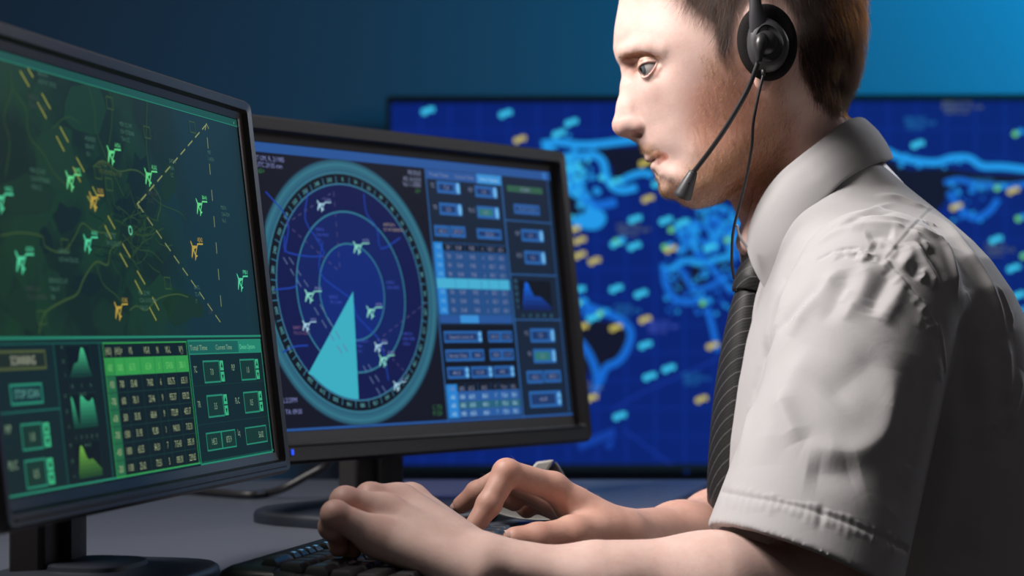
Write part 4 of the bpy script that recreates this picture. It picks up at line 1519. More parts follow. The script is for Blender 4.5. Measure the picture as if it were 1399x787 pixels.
def head_px(h):
    """signed distance in pixels; h = (u, v, |w|)"""
    u, v, w = h[:, 0], h[:, 1], h[:, 2]
    Q = bil(QF, u, v)
    gu_, gv_ = bil(GQu, u, v), bil(GQv, u, v)
    over = np.maximum(np.maximum(U0 - u, u - 1258), np.maximum(V0 - v, v - 358))
    d = -(Q - w * w) / np.sqrt(gu_ * gu_ + gv_ * gv_ + 4 * w * w + 30.0)
    d = np.where(over > 0, np.maximum(d, over), d)
    # nose: bridge, tip, wings, nostrils
    n = chain(h, [(863.5, 98, 0), (862, 118, 0), (857, 145, 0), (851.5, 168, 0)], [10.5, 11, 12.5, 13.5], 8)
    n = smin(n, cap(h, (850.5, 172.5, 0), (853, 173.5, 4), 13.0, 12.0), 4)
    n = smin(n, cap(h, (855, 176, 0), (868, 184, 2), 10.5, 8.0), 5)
    wing = ell(h, (875.5, 173.5, 19), (14, 11, 11.5))
    n = smin(n, cap(h, (863, 120, 6), (864, 166, 12), 10, 13), 12)
    d = smin(smin(d, n, 9), smin(n, wing, 11), 3.5)
    d = smax(d, -ell(h, (869, 186, 16), (10.5, 4.6, 7.0)), 2.5)
    # brow ridge and orbital rim
    d = smin(d, chain(h, [(853, 72, 20), (868, 71, 46), (886, 72, 66), (903, 77, 80)], [7, 7.5, 7, 6], 5), 12)
    # eye socket, lids over the eyeball
    e = h - EYE
    re = np.sqrt((e * e).sum(1))
    d = smax(d, -(ell(h, EYE + np.array([-6, 1, 6]), (19, 15, 20))), 9)
    lids = re - (EYE_R + 2.6)
    # opening between the lids
    ph = e / (re[:, None] + 1e-6)
    opening = np.maximum(ph @ UPN + 0.25, ph @ LON + 0.303) * EYE_R
    d = smin(d, lids, 5)
    d = smax(d, -np.maximum(opening, re - (EYE_R + 8)), 1.0)
    rim = np.sqrt((opening - 0.6) ** 2 + (re - (EYE_R + 1.4)) ** 2) - 1.25
    d = smin(d, rim, 1.2)
    d = smax(d, -chain(h, [tocan(869, 81, 40), tocan(878, 77, 56), tocan(892, 76, 70), tocan(908, 80, 79)], [0.6, 1.0, 1.0, 0.5], 2), 2.5)   # lid fold
    d = smin(d, chain(h, [tocan(893, 108, 57), tocan(899, 101, 64), tocan(903, 92, 70)], [2, 3, 2], 3), 6)
    d = smax(d, re * -1 + EYE_R * 0.985, 0.8)
    # lips
    up = chain(h, [(885.5, 216.5, 0), (887.5, 215.8, 10), (897, 212.6, 26), (908, 210.5, 36)], [4.6, 4.8, 4.0, 1.8], 3)
    lo_ = chain(h, [(894.5, 227.5, 0), (895.5, 226.3, 10), (902, 222, 24), (910, 215.5, 36)], [5.6, 5.6, 4.8, 1.8], 3)
    d = smin(d, up, 3.5)
    d = smin(d, lo_, 3.5)
    mouth = chain(h, [(882, 222, 0), (890, 220.0, 12), (900, 216.4, 26), (911, 213.4, 39), (915, 214.5, 42)], [1.2, 1.3, 1.2, 1.3, 0.8], 1)
    d = smax(d, -mouth, 1.6)
    d = smax(d, -chain(h, [(884, 234, 0), (898, 240.5, 10), (908, 236, 26)], [2.2, 2.0, 1.0], 2), 5)
    d = smin(d, ell(h, (917, 256, 8), (15, 14, 20)), 10)
    # ear: shell and lobe (most of it lies under the headset cushion)
    ec = tocan(1046, 54, 122)
    ca, sa = math.cos(-0.22), math.sin(-0.22)
    R = np.array([[ca, -sa, 0], [sa, ca, 0], [0, 0, 1]])
    ear = ell(h, ec + np.array([0, 0, 3]), (30, 52, 8), R)
    ear = smax(ear, -ell(h, ec + np.array([-2, -4, 11]), (20, 38, 6), R), 4)
    d = smin(d, ear, 4)
    d = smin(d, ell(h, tocan(1043, 109, 126.5), (13, 15, 6)), 5)
    return d


NECK_A, NECK_B = (1062, 175, 0), (1168, 322, 0)


def neck_px(h):
    u = h * np.array([1, 1, 1.03])
    d = cap(u, NECK_A, NECK_B, 84, 91)
    d = smin(d, cap(h, (1092, 128, 86), (1028, 330, 26), 17, 20), 16)     # muscle from behind the ear to the collar bone
    d = smin(d, cap(h, (1008, 268, 0), (1042, 318, 0), 12, 22), 20)       # throat
    return d


def to_head(p):
    h = np.empty_like(p, dtype=np.float64)
    h[:, 0] = CX + p[:, 0] / PXM
    h[:, 1] = HZ - (p[:, 2] - CAM_Z) / PXM
    h[:, 2] = np.abs(p[:, 1] - YS) / PXM
    return h


# ---------------------------------------------------------------- arms and hands
LA = dict(sho=PN(1215, 395, 1.585), elb=PN(1122, 838, 1.50), fo2=PN(972, 814, 1.455), fo1=PN(820, 797, 1.440), wri=PN(662, 767, 1.437))
RA = dict(sho=PN(1175, 400, 1.93), elb=PN(1085, 742, 1.93), fo2=PN(985, 730, 1.80), fo1=PN(930, 738, 1.72), wri=PN(850, 740, 1.625))

LH = {'pinky': ([PN(514, 732, 1.425), PN(458, 703, 1.416), PN(453, 720, 1.424), PN(462, 732, 1.432)], [.0128, .0094, .0086, .0074]),
      'ring': ([PN(527, 701, 1.452), PN(472, 686, 1.440), PN(462, 722, 1.437), PN(463, 747, 1.438)], [.0132, .0106, .0086, .0074]),
      'middle': ([PN(545, 688, 1.478), PN(506, 681, 1.466), PN(487, 715, 1.456), PN(480, 751, 1.450)], [.0140, .0110, .0090, .0076]),
      'index': ([PN(560, 687, 1.503), PN(533, 686, 1.512), PN(512, 708, 1.510), PN(506, 738, 1.506)], [.0140, .0108, .0088, .0075]),
      'thumb': ([PN(618, 752, 1.475), PN(585, 752, 1.512), PN(560, 744, 1.535), PN(540, 742, 1.545)], [.0150, .0130, .0108, .0085])}
RH = {'index': ([PN(756, 665, 1.595), PN(692, 646, 1.573), PN(668, 689, 1.563), PN(649, 718, 1.557)], [.0108, .0104, .0092, .0079]),
      'middle': ([PN(758, 676, 1.620), PN(692, 652, 1.625), PN(652, 673, 1.636), PN(630, 690, 1.640)], [.0138, .0104, .0088, .0072]),
      'ring': ([PN(766, 686, 1.640), PN(708, 666, 1.648), PN(696, 678, 1.652), PN(703, 686, 1.648)], [.0135, .0105, .0090, .0076]),
      'pinky': ([PN(778, 698, 1.655), PN(732, 684, 1.668), PN(718, 690, 1.672), PN(720, 697, 1.668)], [.0125, .0095, .0082, .0070]),
      'thumb': ([PN(826, 730, 1.600), PN(782, 731, 1.572), PN(735, 736, 1.556), PN(704, 737, 1.550)], [.0165, .0138, .0118, .0098])}


def hand(p, Hd, wri, k_f, pads, flat=None):
    d = None
    for nme, (ps, rs) in Hd.items():
        c = chain(p, ps, rs, 0.0035)
        # knuckle swellings
        for j in (1, 2):
            c = smin(c, np.sqrt(((p - ps[j]) ** 2).sum(1)) - rs[j] * 1.01, 0.003)
        d = c if d is None else smin(d, c, 0.0022 if nme != 'thumb' else 0.006)
    m = None
    for nme in ('index', 'middle', 'ring', 'pinky'):
        ps, rs = Hd[nme]
        w2 = wri + (ps[0] - Hd['middle'][0][0]) * 0.45
        c = cap(p, ps[0], w2, rs[0] * 1.0, 0.0145)
        m = c if m is None else smin(m, c, 0.011)
    th = Hd['thumb']
    m = smin(m, cap(p, th[0][0], th[0][1], th[1][0], th[1][1]), 0.012)
    for a, b, ra, rb in pads:
        m = smin(m, cap(p, a, b, ra, rb), 0.010)
    return smin(d, m, k_f)


LPADS = [(PN(520, 738, 1.430), PN(618, 768, 1.437), .0125, .0142), (PN(560, 706, 1.475), PN(640, 764, 1.448), .0135, .0140)]
RPADS = [(PN(785, 694, 1.605), PN(838, 728, 1.612), .0140, .0185), (PN(812, 728, 1.598), PN(845, 740, 1.612), .0180, .0200), (PN(800, 700, 1.640), PN(845, 734, 1.64), .015, .018)]
UPZ = np.array([-0.12, 0, 0.99], np.float32)


def arm_l(p):
    d = cap(p, LA['wri'], LA['fo1'], .0270, .0310, (UPZ, 0.66))
    d = smin(d, cap(p, LA['fo1'], LA['fo2'], .0300, .0420), 0.02)
    d = smin(d, cap(p, LA['fo2'], LA['elb'], .0420, .0440), 0.02)
    d = smin(d, cap(p, LA['elb'], LA['sho'], .0450, .0450), 0.02)
    return smin(d, hand(p, LH, LA['wri'], 0.006, LPADS), 0.012)


def arm_r(p):
    d = cap(p, RA['wri'], RA['fo1'], .0250, .0290)
    d = smin(d, cap(p, RA['fo1'], RA['fo2'], .0290, .0370), 0.02)
    d = smin(d, cap(p, RA['fo2'], RA['elb'], .0370, .0430), 0.02)
    d = smin(d, cap(p, RA['elb'], RA['sho'], .0430, .0450), 0.02)
    return smin(d, hand(p, RH, RA['wri'], 0.006, RPADS), 0.012)


CORE = [(1160, 330, 0.052), (1195, 420, 0.070), (1205, 600, 0.085), (1215, 900, 0.09)]


def core(p):
    d = None
    a = [PN(x, y, YS) for x, y, _ in CORE]
    r = [q_[2] for q_ in CORE]
    d = chain(p, a, r, 0.03)
    for s in (LA, RA):
        d = smin(d, cap(p, a[0] + V(0.01, 0, -0.03), s['sho'], 0.040, 0.040), 0.03)
    return d


BOX = dict(head=(V(PN(815, 0, YS)[0], YS - 0.11, PN(0, 345, YS)[2]), V(PN(1215, 0, YS)[0], YS + 0.11, PN(0, -175, YS)[2])))


def boxed(p, lo, hi, fn, margin=0.03):
    """fn inside the box, a safe distance outside it"""
    c = np.maximum(np.maximum(lo - p, p - hi), 0)
    db = np.sqrt((c * c).sum(1))
    m = db < 1e-6
    out = (db + margin).astype(np.float64)
    if m.any():
        out[m] = fn(p[m])
    return out


ALO, AHI = V(-0.17, 1.36, 0.66), V(0.46, 1.72, 1.06)
BLO, BHI = V(-0.08, 1.48, 0.70), V(0.46, 2.04, 1.06)


def skin(p):
    h = None
    hlo, hhi = BOX['head']

    def hf(q):
        hh = to_head(q)
        return np.minimum(1e9, smin(head_px(hh), neck_px(hh), 10)) * PXM

    d = boxed(p, hlo, hhi, hf)
    nk_ = neck_px(to_head(p)) * PXM
    d = np.minimum(d, nk_)
    c = core(p)
    d = smin(d, c, 0.03)
    d = smin(d, boxed(p, ALO, AHI, arm_l), 0.012)
    d = smin(d, boxed(p, BLO, BHI, arm_r), 0.012)
    return d


import time as _t
_t0 = _t.time()
person = empty('person', (0.36, YS, 0.0), 'person in a white short-sleeved shirt and dark tie typing with a headset on', 'person')
vb, fb = surface_nets(skin, (-0.19, 1.36, 0.62), (0.50, 2.06, 1.33), 0.00145)
vb = relax(vb, fb, 1, 0.4)


def refine(v, f, ctr_px, rad, levels, steps=3):
    """split the quads around a place on the head and pull the new vertices onto the surface"""
    for lv in range(levels):
        h_ = to_head(v)
        dd = np.sqrt(((h_ - ctr_px) ** 2).sum(1))
        sel = (dd[f] < rad * (1 - 0.12 * lv)).all(1) & (np.abs(v[f][:, :, 1] - YS) < 0.12).all(1)
        ins_, keep = f[sel], f[~sel]
        used = np.unique(ins_)
        mp = np.full(len(v), -1)
        mp[used] = np.arange(len(used))
        sv, sf = subdivide(v[used], mp[ins_])
        back = np.concatenate([used, len(v) + np.arange(len(sv) - len(used))])
        v = np.concatenate([v, sv[len(used):]])
        f = np.concatenate([keep, back[sf]])
        h_ = to_head(v)
        dd = np.sqrt(((h_ - ctr_px) ** 2).sum(1))
        m = (dd < rad) & (np.abs(v[:, 1] - YS) < 0.12)
        wt = 1 - sstep(rad * (0.72 - 0.12 * lv), rad * (0.86 - 0.12 * lv), dd[m])
        for _ in range(steps):
            p_ = v[m].astype(np.float64)
            e_ = 0.00015
            f0 = skin(p_.astype(np.float64))
            g = np.stack([(skin(p_ + e_ * np.eye(3)[k]) - skin(p_ - e_ * np.eye(3)[k])) / (2 * e_) for k in range(3)], -1)
            g2 = (g * g).sum(1) + 1e-3
            stp = np.clip(f0 / g2, -0.0012, 0.0012)
            v[m] = p_ - (wt * stp)[:, None] * g * 0.8
    return v, f


for cpx, rad, lv in ((EYE + np.array([-2, 0, 8.0]), 44, 2), (np.array((895, 216, 22.0)), 46, 2), (np.array((868, 172, 12.0)), 44, 1)):
    vb, fb = refine(vb, fb, cpx, rad, lv)
me = np_mesh('body', vb, fb)
print('body', len(vb), _t.time() - _t0)

# skin colour by region
vb = vb.astype(np.float32)
hcol = np.empty((len(vb), 4), np.float32)
base = np.array([0.66, 0.475, 0.42])
hcol[:, :3] = base
hcol[:, 3] = 1


def blend(col, wgt):
    global hcol
    w_ = np.clip(wgt, 0, 1)[:, None]
    hcol[:, :3] = hcol[:, :3] * (1 - w_) + np.array(col) * w_


hh = to_head(vb)
ish = (vb[:, 2] > PN(0, 345, YS)[2]) & (np.abs(vb[:, 1] - YS) < 0.115) & (vb[:, 0] > 0.06)


def near(c, r0, r1, ax=(1, 1, 1)):
    dd = np.sqrt((((hh - np.array(c)) / np.array(ax)) ** 2).sum(1))
    return ish * (1 - sstep(r0, r1, dd))


blend((0.56, 0.275, 0.215), 0.85 * near(tocan(990, 155, 96), 25, 75))        # ruddy cheek
blend((0.56, 0.27, 0.22), 0.45 * near((850, 175, 0), 8, 26))
blend((0.55, 0.25, 0.20), 0.55 * near((872, 176, 20), 4, 16))
blend((0.50, 0.27, 0.21), 0.6 * near(tocan(1050, 225, 70), 30, 110))       # neck
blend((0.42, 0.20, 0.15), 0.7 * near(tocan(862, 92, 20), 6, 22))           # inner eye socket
blend((0.50, 0.20, 0.15), 0.8 * near(tocan(897, 97, 63), 3, 10))           # below the eye
blend((0.55, 0.235, 0.20), ish * (1 - sstep(3.0, 6.0, np.abs(chain(hh, [(886, 216.5, 0), (897, 213, 26), (908, 210.5, 36)], [1, 1, 1], 1)))))
blend((0.56, 0.25, 0.215), ish * (1 - sstep(4.0, 7.5, np.abs(chain(hh, [(895, 227.5, 0), (903, 222.5, 24), (910, 215.5, 36)], [1, 1, 1], 1)))))
# stubble area on jaw, chin and upper lip
u_, v_, w_ = hh[:, 0], hh[:, 1], hh[:, 2]
beard = ish * sstep(0, 26, (v_ - 222) * 0.75 + (u_ - 930) * 0.42) * (1 - sstep(1060, 1085, u_)) * (1 - sstep(262, 300, v_)) * sstep(35, 70, v_)
cheekb = ish * sstep(932, 968, u_ + 0.10 * (v_ - 130)) * sstep(70, 95, v_) * (1 - sstep(1048, 1070, u_)) * (1 - sstep(240, 270, v_))
blend((0.50, 0.265, 0.20), 0.45 * cheekb)
blend((0.36, 0.20, 0.14), 0.34 * beard)
blend((0.40, 0.23, 0.14), 0.55 * near((886, 203, 12), 8, 20, (1, 0.6, 1.8)))
# scalp under the hair
HAIRLINE = [(852, -120), (868, -86), (888, -58), (908, -34), (926, -8), (942, 10), (956, 24), (974, 34), (980, 66), (990, 80), (1000, 60), (1006, 20), (1022, -14), (1062, -14), (1086, 30), (1092, 95), (1112, 140), (1150, 165), (1190, 168), (1230, 60), (1200, -120), (1080, -240), (930, -230)]


def poly_sdf(u, v, poly):
    poly = np.array(poly, float)
    ins = np.zeros(len(u), bool)
    dm_ = np.full(len(u), 1e9)
    for i in range(len(poly)):
        a, b = poly[i], poly[(i + 1) % len(poly)]
        cond = ((a[1] > v) != (b[1] > v))
        xi = a[0] + (v - a[1]) / (b[1] - a[1] + 1e-9) * (b[0] - a[0])
        ins ^= cond & (u < xi)
        ab = b - a
        t = np.clip(((u - a[0]) * ab[0] + (v - a[1]) * ab[1]) / (ab @ ab), 0, 1)
        dm_ = np.minimum(dm_, np.hypot(u - a[0] - t * ab[0], v - a[1] - t * ab[1]))
    return np.where(ins, -dm_, dm_)


# hairline is traced in photo pixels: compare with where each vertex is seen from the front side
kk = YS / np.maximum(YS - w_ * PXM, 0.5)
pu, pv = CX + (u_ - CX) * kk, HZ + (v_ - HZ) * kk
sd = poly_sdf(pu, pv, HAIRLINE)
scalp = ish * (1 - sstep(-8, 3, sd)) * (w_ < 200)
blend((0.075, 0.045, 0.030), 0.85 * scalp)
# hands: redder knuckles and finger ends
for Hd in (LH, RH):
    for nme, (ps, rs) in Hd.items():
        for j, amt in ((0, 0.35), (1, 0.45), (2, 0.35), (3, 0.55)):
            dd = np.sqrt(((vb - ps[j]) ** 2).sum(1))
            blend((0.56, 0.25, 0.20), amt * (1 - sstep(0.008, 0.022, dd)))
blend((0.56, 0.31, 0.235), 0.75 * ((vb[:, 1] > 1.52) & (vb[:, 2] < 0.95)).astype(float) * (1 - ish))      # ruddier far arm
# finger nails
NAILS = []
for Hd, nme, out in ((RH, 'index', (-0.35, -0.75, 0.45)), (RH, 'middle', (-0.5, -0.5, 0.6)), (RH, 'thumb', (-0.35, -0.55, 0.75))):
    ps, rs = Hd[nme]
    dirv = (ps[3] - ps[2]) / np.linalg.norm(ps[3] - ps[2])
    o_ = np.array(out)
    o_ = o_ - dirv * (o_ @ dirv)
    o_ /= np.linalg.norm(o_)
    NAILS.append((ps[3] + o_ * rs[3] * 0.86 + dirv * 0.0005, dirv, o_, rs[3]))
col_attr = me.color_attributes.new('skin_tone', 'FLOAT_COLOR', 'POINT')
col_attr.data.foreach_set('color', hcol.ravel())


def skin_material():
    m = bpy.data.materials.new('skin')
    m.use_nodes = True
    nt = m.node_tree
    b = nt.nodes['Principled BSDF']
    at = nt.nodes.new('ShaderNodeVertexColor')
    at.layer_name = 'skin_tone'
    tc = nt.nodes.new('ShaderNodeTexCoord')
    n1 = nt.nodes.new('ShaderNodeTexNoise')
    n1.inputs['Scale'].default_value = 70
    n1.inputs['Detail'].default_value = 6
    n1.inputs['Roughness'].default_value = 0.7
    hs = nt.nodes.new('ShaderNodeMix')
    hs.data_type = 'RGBA'
    hs.blend_type = 'MULTIPLY'
    rp = nt.nodes.new('ShaderNodeValToRGB')
    rp.color_ramp.elements[0].position = 0.3
    rp.color_ramp.elements[0].color = (0.86, 0.72, 0.68, 1)
    rp.color_ramp.elements[1].position = 0.65
    rp.color_ramp.elements[1].color = (1.04, 1.02, 1.0, 1)
    nt.links.new(tc.outputs['Object'], n1.inputs['Vector'])
    nt.links.new(n1.outputs[0], rp.inputs[0])
    hs.inputs[0].default_value = 0.5
    nt.links.new(at.outputs[0], hs.inputs[6])
    nt.links.new(rp.outputs[0], hs.inputs[7])
    nt.links.new(hs.outputs[2], b.inputs['Base Color'])
    v = nt.nodes.new('ShaderNodeTexVoronoi')
    v.inputs['Scale'].default_value = 900
    n2 = nt.nodes.new('ShaderNodeTexNoise')
    n2.inputs['Scale'].default_value = 420
    n2.inputs['Detail'].default_value = 5
    ad = nt.nodes.new('ShaderNodeMath')
    ad.operation = 'MULTIPLY_ADD'
    ad.inputs[1].default_value = 0.35
    nt.links.new(tc.outputs['Object'], v.inputs['Vector'])
    nt.links.new(tc.outputs['Object'], n2.inputs['Vector'])
    nt.links.new(v.outputs['Distance'], ad.inputs[0])
    nt.links.new(n2.outputs[0], ad.inputs[2])
    bp = nt.nodes.new('ShaderNodeBump')
    bp.inputs['Strength'].default_value = 0.16
    bp.inputs['Distance'].default_value = 0.0007
    nt.links.new(ad.outputs[0], bp.inputs['Height'])
    nt.links.new(bp.outputs[0], b.inputs['Normal'])
    b.inputs['Roughness'].default_value = 0.50
    b.inputs['Specular IOR Level'].default_value = 0.40
    b.inputs['Subsurface Weight'].default_value = 0.20
    b.inputs['Subsurface Radius'].default_value = (1.0, 0.35, 0.2)
    b.inputs['Subsurface Scale'].default_value = 0.004
    return m


SKIN = skin_material()
body = link('body', me, person, SKIN)

# finger nails and eyeballs
for c_, dirv, o_, r_ in NAILS:
    sd_ = np.cross(dirv, o_)
    bm = bmesh.new()
    rr = []
    for i in range(7):
        t = i / 6 * 2 - 1
        wd = 0.78 * math.sqrt(max(0.05, 1 - 0.55 * t * t * (1 if t > 0 else 0.6)))
        rr.append([Vector(c_ + dirv * (t * r_ * 0.95) + sd_ * (s * r_ * wd * 0.82) - o_ * (0.30 * r_ * s * s + 0.03 * r_ * t * t)) for s in (-1, -0.6, 0, 0.6, 1)])
    loft(bm, rr, closed=False, cap0=False, cap1=False)
    o = from_bm('fingernail', bm, person, mat('nail', (0.62, 0.40, 0.34, 1), 0.28, spec=0.5), True)
    s = o.modifiers.new('solid', 'SOLIDIFY')
    s.thickness = 0.0007
    o.modifiers.new('sub', 'SUBSURF').render_levels = 1

for sgn in (-1, 1):
    ew = Vector(((EYE[0] - CX) * PXM, YS + sgn * EYE[2] * PXM, CAM_Z - (EYE[1] - HZ) * PXM))
    bm = bmesh.new()
    bmesh.ops.create_uvsphere(bm, u_segments=48, v_segments=48, radius=1.0)
    gaze = Vector((-0.90, -0.33 , -0.29)).normalized()
    rot = Vector((0, 0, 1)).rotation_difference(gaze)
    rE = EYE_R * 0.985 * PXM
    for f in bm.faces:
        a_ = math.degrees(math.acos(max(-1, min(1, f.calc_center_median().normalized().z))))
        f.material_index = 2 if a_ < 11 else (1 if a_ < 29 else 0)
    for v in bm.verts:
        a_ = math.acos(max(-1, min(1, v.co.z)))
        k = 1.0 + 0.07 * max(0.0, 1 - (a_ / math.radians(33)) ** 2)
        v.co = ew + (rot @ v.co) * (rE * k)
    o = from_bm('eyeball', bm, person, [mat('eye_white', (0.46, 0.43, 0.42, 1), 0.12, spec=0.5), mat('iris_grey_blue', (0.10, 0.12, 0.125, 1), 0.10), mat('pupil', (0.005, 0.005, 0.005, 1), 0.08)], True)
# ================================================================ shirt, collar, tie
_t0 = _t.time()
# torso outline: row of the photo -> front column, back column (both at YS), half width in metres
TORSO = [(205, 1090, 1176, 0.046), (232, 1082, 1206, 0.060), (262, 1068, 1240, 0.072), (286, 1058, 1267, 0.094), (310, 1051, 1291, 0.126), (335, 1045, 1314, 0.156), (360, 1040, 1335, 0.174), (400, 1030, 1362, 0.186), (450, 1018, 1388, 0.186), (520, 1004, 1410, 0.182), (600, 992, 1424, 0.176), (700, 986, 1432, 0.172), (800, 988, 1434, 0.172), (950, 1000, 1436, 0.176), (1100, 1012, 1446, 0.182)]
tz = np.array([CAM_Z - (r_[0] - HZ) * PXM for r_ in TORSO])[::-1]
tf = np.array([(r_[1] - CX) * PXM for r_ in TORSO])[::-1]
tb = np.array([(r_[2] - CX) * PXM for r_ in TORSO])[::-1]
tw_ = np.array([r_[3] for r_ in TORSO])[::-1]


def torso(p):
    z = p[:, 2].astype(np.float64)
    f, b, hw = np.interp(z, tz, tf), np.interp(z, tz, tb), np.interp(z, tz, tw_)
    c, a = (f + b) / 2, (b - f) / 2
    dx, dy = p[:, 0] - c, p[:, 1] - YS
    n = 2.35
    # the widest place lies towards the back at shoulder height
    e = ((np.abs(dx) / a) ** n + (np.abs(dy) / hw) ** n) ** (1 / n) + 1e-6
    r = np.hypot(dx, dy)
    d = r * (1 - 1 / e)
    d = np.where(e < 0.05, -np.minimum(a, hw), d)
    d = d * np.interp(z, [tz[-6], tz[-8]], [0.42, 0.92])
    d = np.maximum(d, z - tz[-1])
    return np.maximum(d, tz[0] - z)


LSL = dict(a=PN(1205, 405, 1.575), b=PN(1085, 805, 1.475))
RSL = dict(a=PN(1180, 408, 1.925), b=PN(1090, 745, 1.940))


def sleeve_solid(p, a, b, cut, r0=0.064, r1=0.074):
    """sleeve with an open end: outer skin minus the hollow inside, cut by the hem plane"""
    out = cap(p, a, b, r0, r1)
    return out


def hem_plane(p, c, n):
    return (p - np.asarray(c, np.float32)) @ np.asarray(n, np.float32)


def unit(v):
    v = np.asarray(v, np.float64)
    return (v / np.linalg.norm(v)).astype(np.float32)


LAX = unit(LSL['b'] - LSL['a'])
HEM_C = PN(1082, 766, 1.492)
HEM_N = unit(LAX + np.array([-0.03, 0.22, 0.0]))
RAX = unit(RSL['b'] - RSL['a'])
RHEM_C = RSL['a'] + RAX * 0.20


def cloth_base(p):
    t = torso(p)
    l = cap(p, LSL['a'], LSL['b'], .0620, .0745)
    l = smin(l, cap(p, PN(1185, 388, 1.60), PN(1150, 470, 1.56), .052, .048), 0.03)
    l = smax(l, hem_plane(p, HEM_C, HEM_N), 0.003)
    r = cap(p, RSL['a'], RSL['b'], .0620, .0720)
    r = smax(r, hem_plane(p, RHEM_C, RAX), 0.003)
    d = smin(t, l, 0.015)
    return smin(d, r, 0.028)


def hit(px, py, y0=1.30, y1=2.05, fn=cloth_base):
    """points where the camera rays through pixels meet the cloth"""
    px, py = np.atleast_1d(px).astype(float), np.atleast_1d(py).astype(float)
    y = np.full(len(px), y0)
    for _ in range(90):
        p = np.stack([(px - CX) / F * y, y, CAM_Z - (py - HZ) / F * y], -1)
        y = np.minimum(y + fn(p.astype(np.float32)) * 0.6, y1)
    return np.stack([(px - CX) / F * y, y, CAM_Z - (py - HZ) / F * y], -1)


# folds: (photo pixels of the crest, height in mm, half width in mm); negative heights are hollows
FOLDS = [
    ([(1193, 269), (1226, 270), (1250, 280), (1269, 285)], 3.0, 4.0),
    ([(1124, 323), (1147, 306), (1183, 291), (1226, 276)], 3.2, 4.2),
    ([(1137, 315), (1172, 299), (1210, 299), (1245, 301)], 3.0, 4.0),
    ([(1156, 312), (1188, 306), (1221, 307), (1237, 311)], 2.6, 3.6),
    ([(1109, 337), (1150, 315), (1180, 314)], 2.4, 4.5),
    ([(1147, 311), (1183, 296), (1226, 288)], -2.2, 3.5),
    ([(1183, 325), (1204, 319), (1223, 321)], -4.0, 7.0),
    ([(1188, 334), (1204, 337), (1215, 331)], -3.5, 7.0),
    ([(1245, 312), (1261, 329), (1275, 345)], 3.6, 3.6),
    ([(1250, 308), (1272, 320), (1291, 331)], 3.0, 3.4),
    ([(1249, 329), (1258, 350), (1272, 375), (1280, 396)], 4.8, 4.6),
    ([(1280, 323), (1294, 342), (1302, 369), (1308, 402)], 4.6, 4.6),
    ([(1272, 291), (1294, 310), (1318, 339), (1345, 377), (1364, 423), (1375, 463)], 4.2, 6.5),
    ([(1256, 301), (1280, 310)], 2.4, 3.0),
    ([(1265, 331), (1280, 358), (1291, 386)], -3.6, 5.0),
    ([(1253, 318), (1264, 339), (1272, 358)], -2.5, 3.5),
    ([(1302, 337), (1315, 367), (1321, 402)], -3.0, 8.0),
    ([(1359, 386), (1372, 413), (1383, 445)], 3.2, 4.0),
    ([(1234, 331), (1244, 345), (1237, 358), (1227, 371)], 3.2, 5.0),
    ([(1221, 358), (1229, 345), (1226, 334)], -2.0, 4.0),
    ([(1250, 358), (1250, 372), (1245, 380)], -2.4, 4.5),
    ([(1256, 367), (1261, 377), (1253, 384)], 3.0, 2.6),
    ([(1237, 377), (1226, 402), (1210, 423), (1199, 440)], 3.6, 6.5),
    ([(1222, 367), (1207, 391), (1196, 413), (1191, 434)], -4.2, 8.0),
    ([(1174, 358), (1183, 377), (1172, 407), (1150, 440)], 3.0, 8.0),
    ([(1153, 367), (1156, 386), (1139, 418), (1120, 445)], -2.8, 8.0),
    ([(1150, 364), (1128, 391), (1099, 423), (1080, 463)], 4.4, 7.0),
    ([(1134, 383), (1090, 418), (1055, 456)], -4.2, 9.0),
    ([(1176, 343), (1179, 353), (1176, 361)], 2.4, 2.4),
    ([(1169, 345), (1170, 354)], -2.0, 2.4),
    ([(1186, 346), (1184, 358)], 2.0, 2.4),
    ([(1193, 349), (1192, 358)], -1.8, 2.4),
    ([(1206, 478), (1180, 505), (1150, 528), (1128, 548)], -4.0, 15), ([(1222, 500), (1218, 550), (1206, 592), (1172, 618), (1130, 616), (1096, 606)], 5.0, 11), ([(1176, 640), (1140, 646), (1100, 642)], -4.0, 13), ([(1066, 536), (1078, 572), (1092, 606)], 4.5, 8), ([(1110, 470), (1082, 520), (1058, 580), (1040, 640)], 4.0, 14), 
    ([(1250, 480), (1246, 560), (1232, 640), (1214, 700)], -3.5, 12), ([(1374, 462), (1377, 510), (1374, 556)], 3.6, 6), ([(1396, 505), (1388, 545), (1374, 590)], 3.6, 6), ([(1340, 470), (1346, 540), (1340, 620)], 4.0, 12), ([(1310, 430), (1320, 500), (1306, 600)], -4.0, 14), ([(1380, 600), (1350, 680), (1320, 760)], 4.0, 14), ([(1300, 520), (1306, 600), (1286, 690), (1270, 770)], 3.5, 12),
    ([(1060, 440), (1040, 500), (1024, 560)], -3.5, 8), ([(1046, 470), (1030, 540), (1008, 640)], 2.5, 8), ([(1075, 380), (1056, 430), (1044, 480)], 2.6, 8), ([(1105, 345), (1080, 385), (1062, 430)], 2.6, 9), ([(1030, 420), (1016, 470), (1008, 520)], -1.8, 5)]
ARMHOLE = [(1118, 354), (1145, 342), (1169, 339), (1190, 343), (1211, 352), (1226, 371), (1250, 400), (1270, 425), (1283, 452), (1290, 500)]
YOKE = [(1278, 281), (1252, 306), (1230, 331), (1212, 352)]
SEAMS = [(ARMHOLE, -1.1, 1.7), (YOKE, -0.4, 1.1), ([(x + 2, y + 5) for x, y in ARMHOLE[1:]], 0.9, 2.4), ([(x - 4, y - 2) for x, y in YOKE], 0.3, 1.6)]
rndf = random.Random(5)
HEMLINE = [(985, 672), (1020, 679), (1066, 687), (1110, 698), (1150, 711), (1200, 731), (1240, 752)]
hl = catmull([Vector((x, y, 0)) for x, y in HEMLINE], 9)
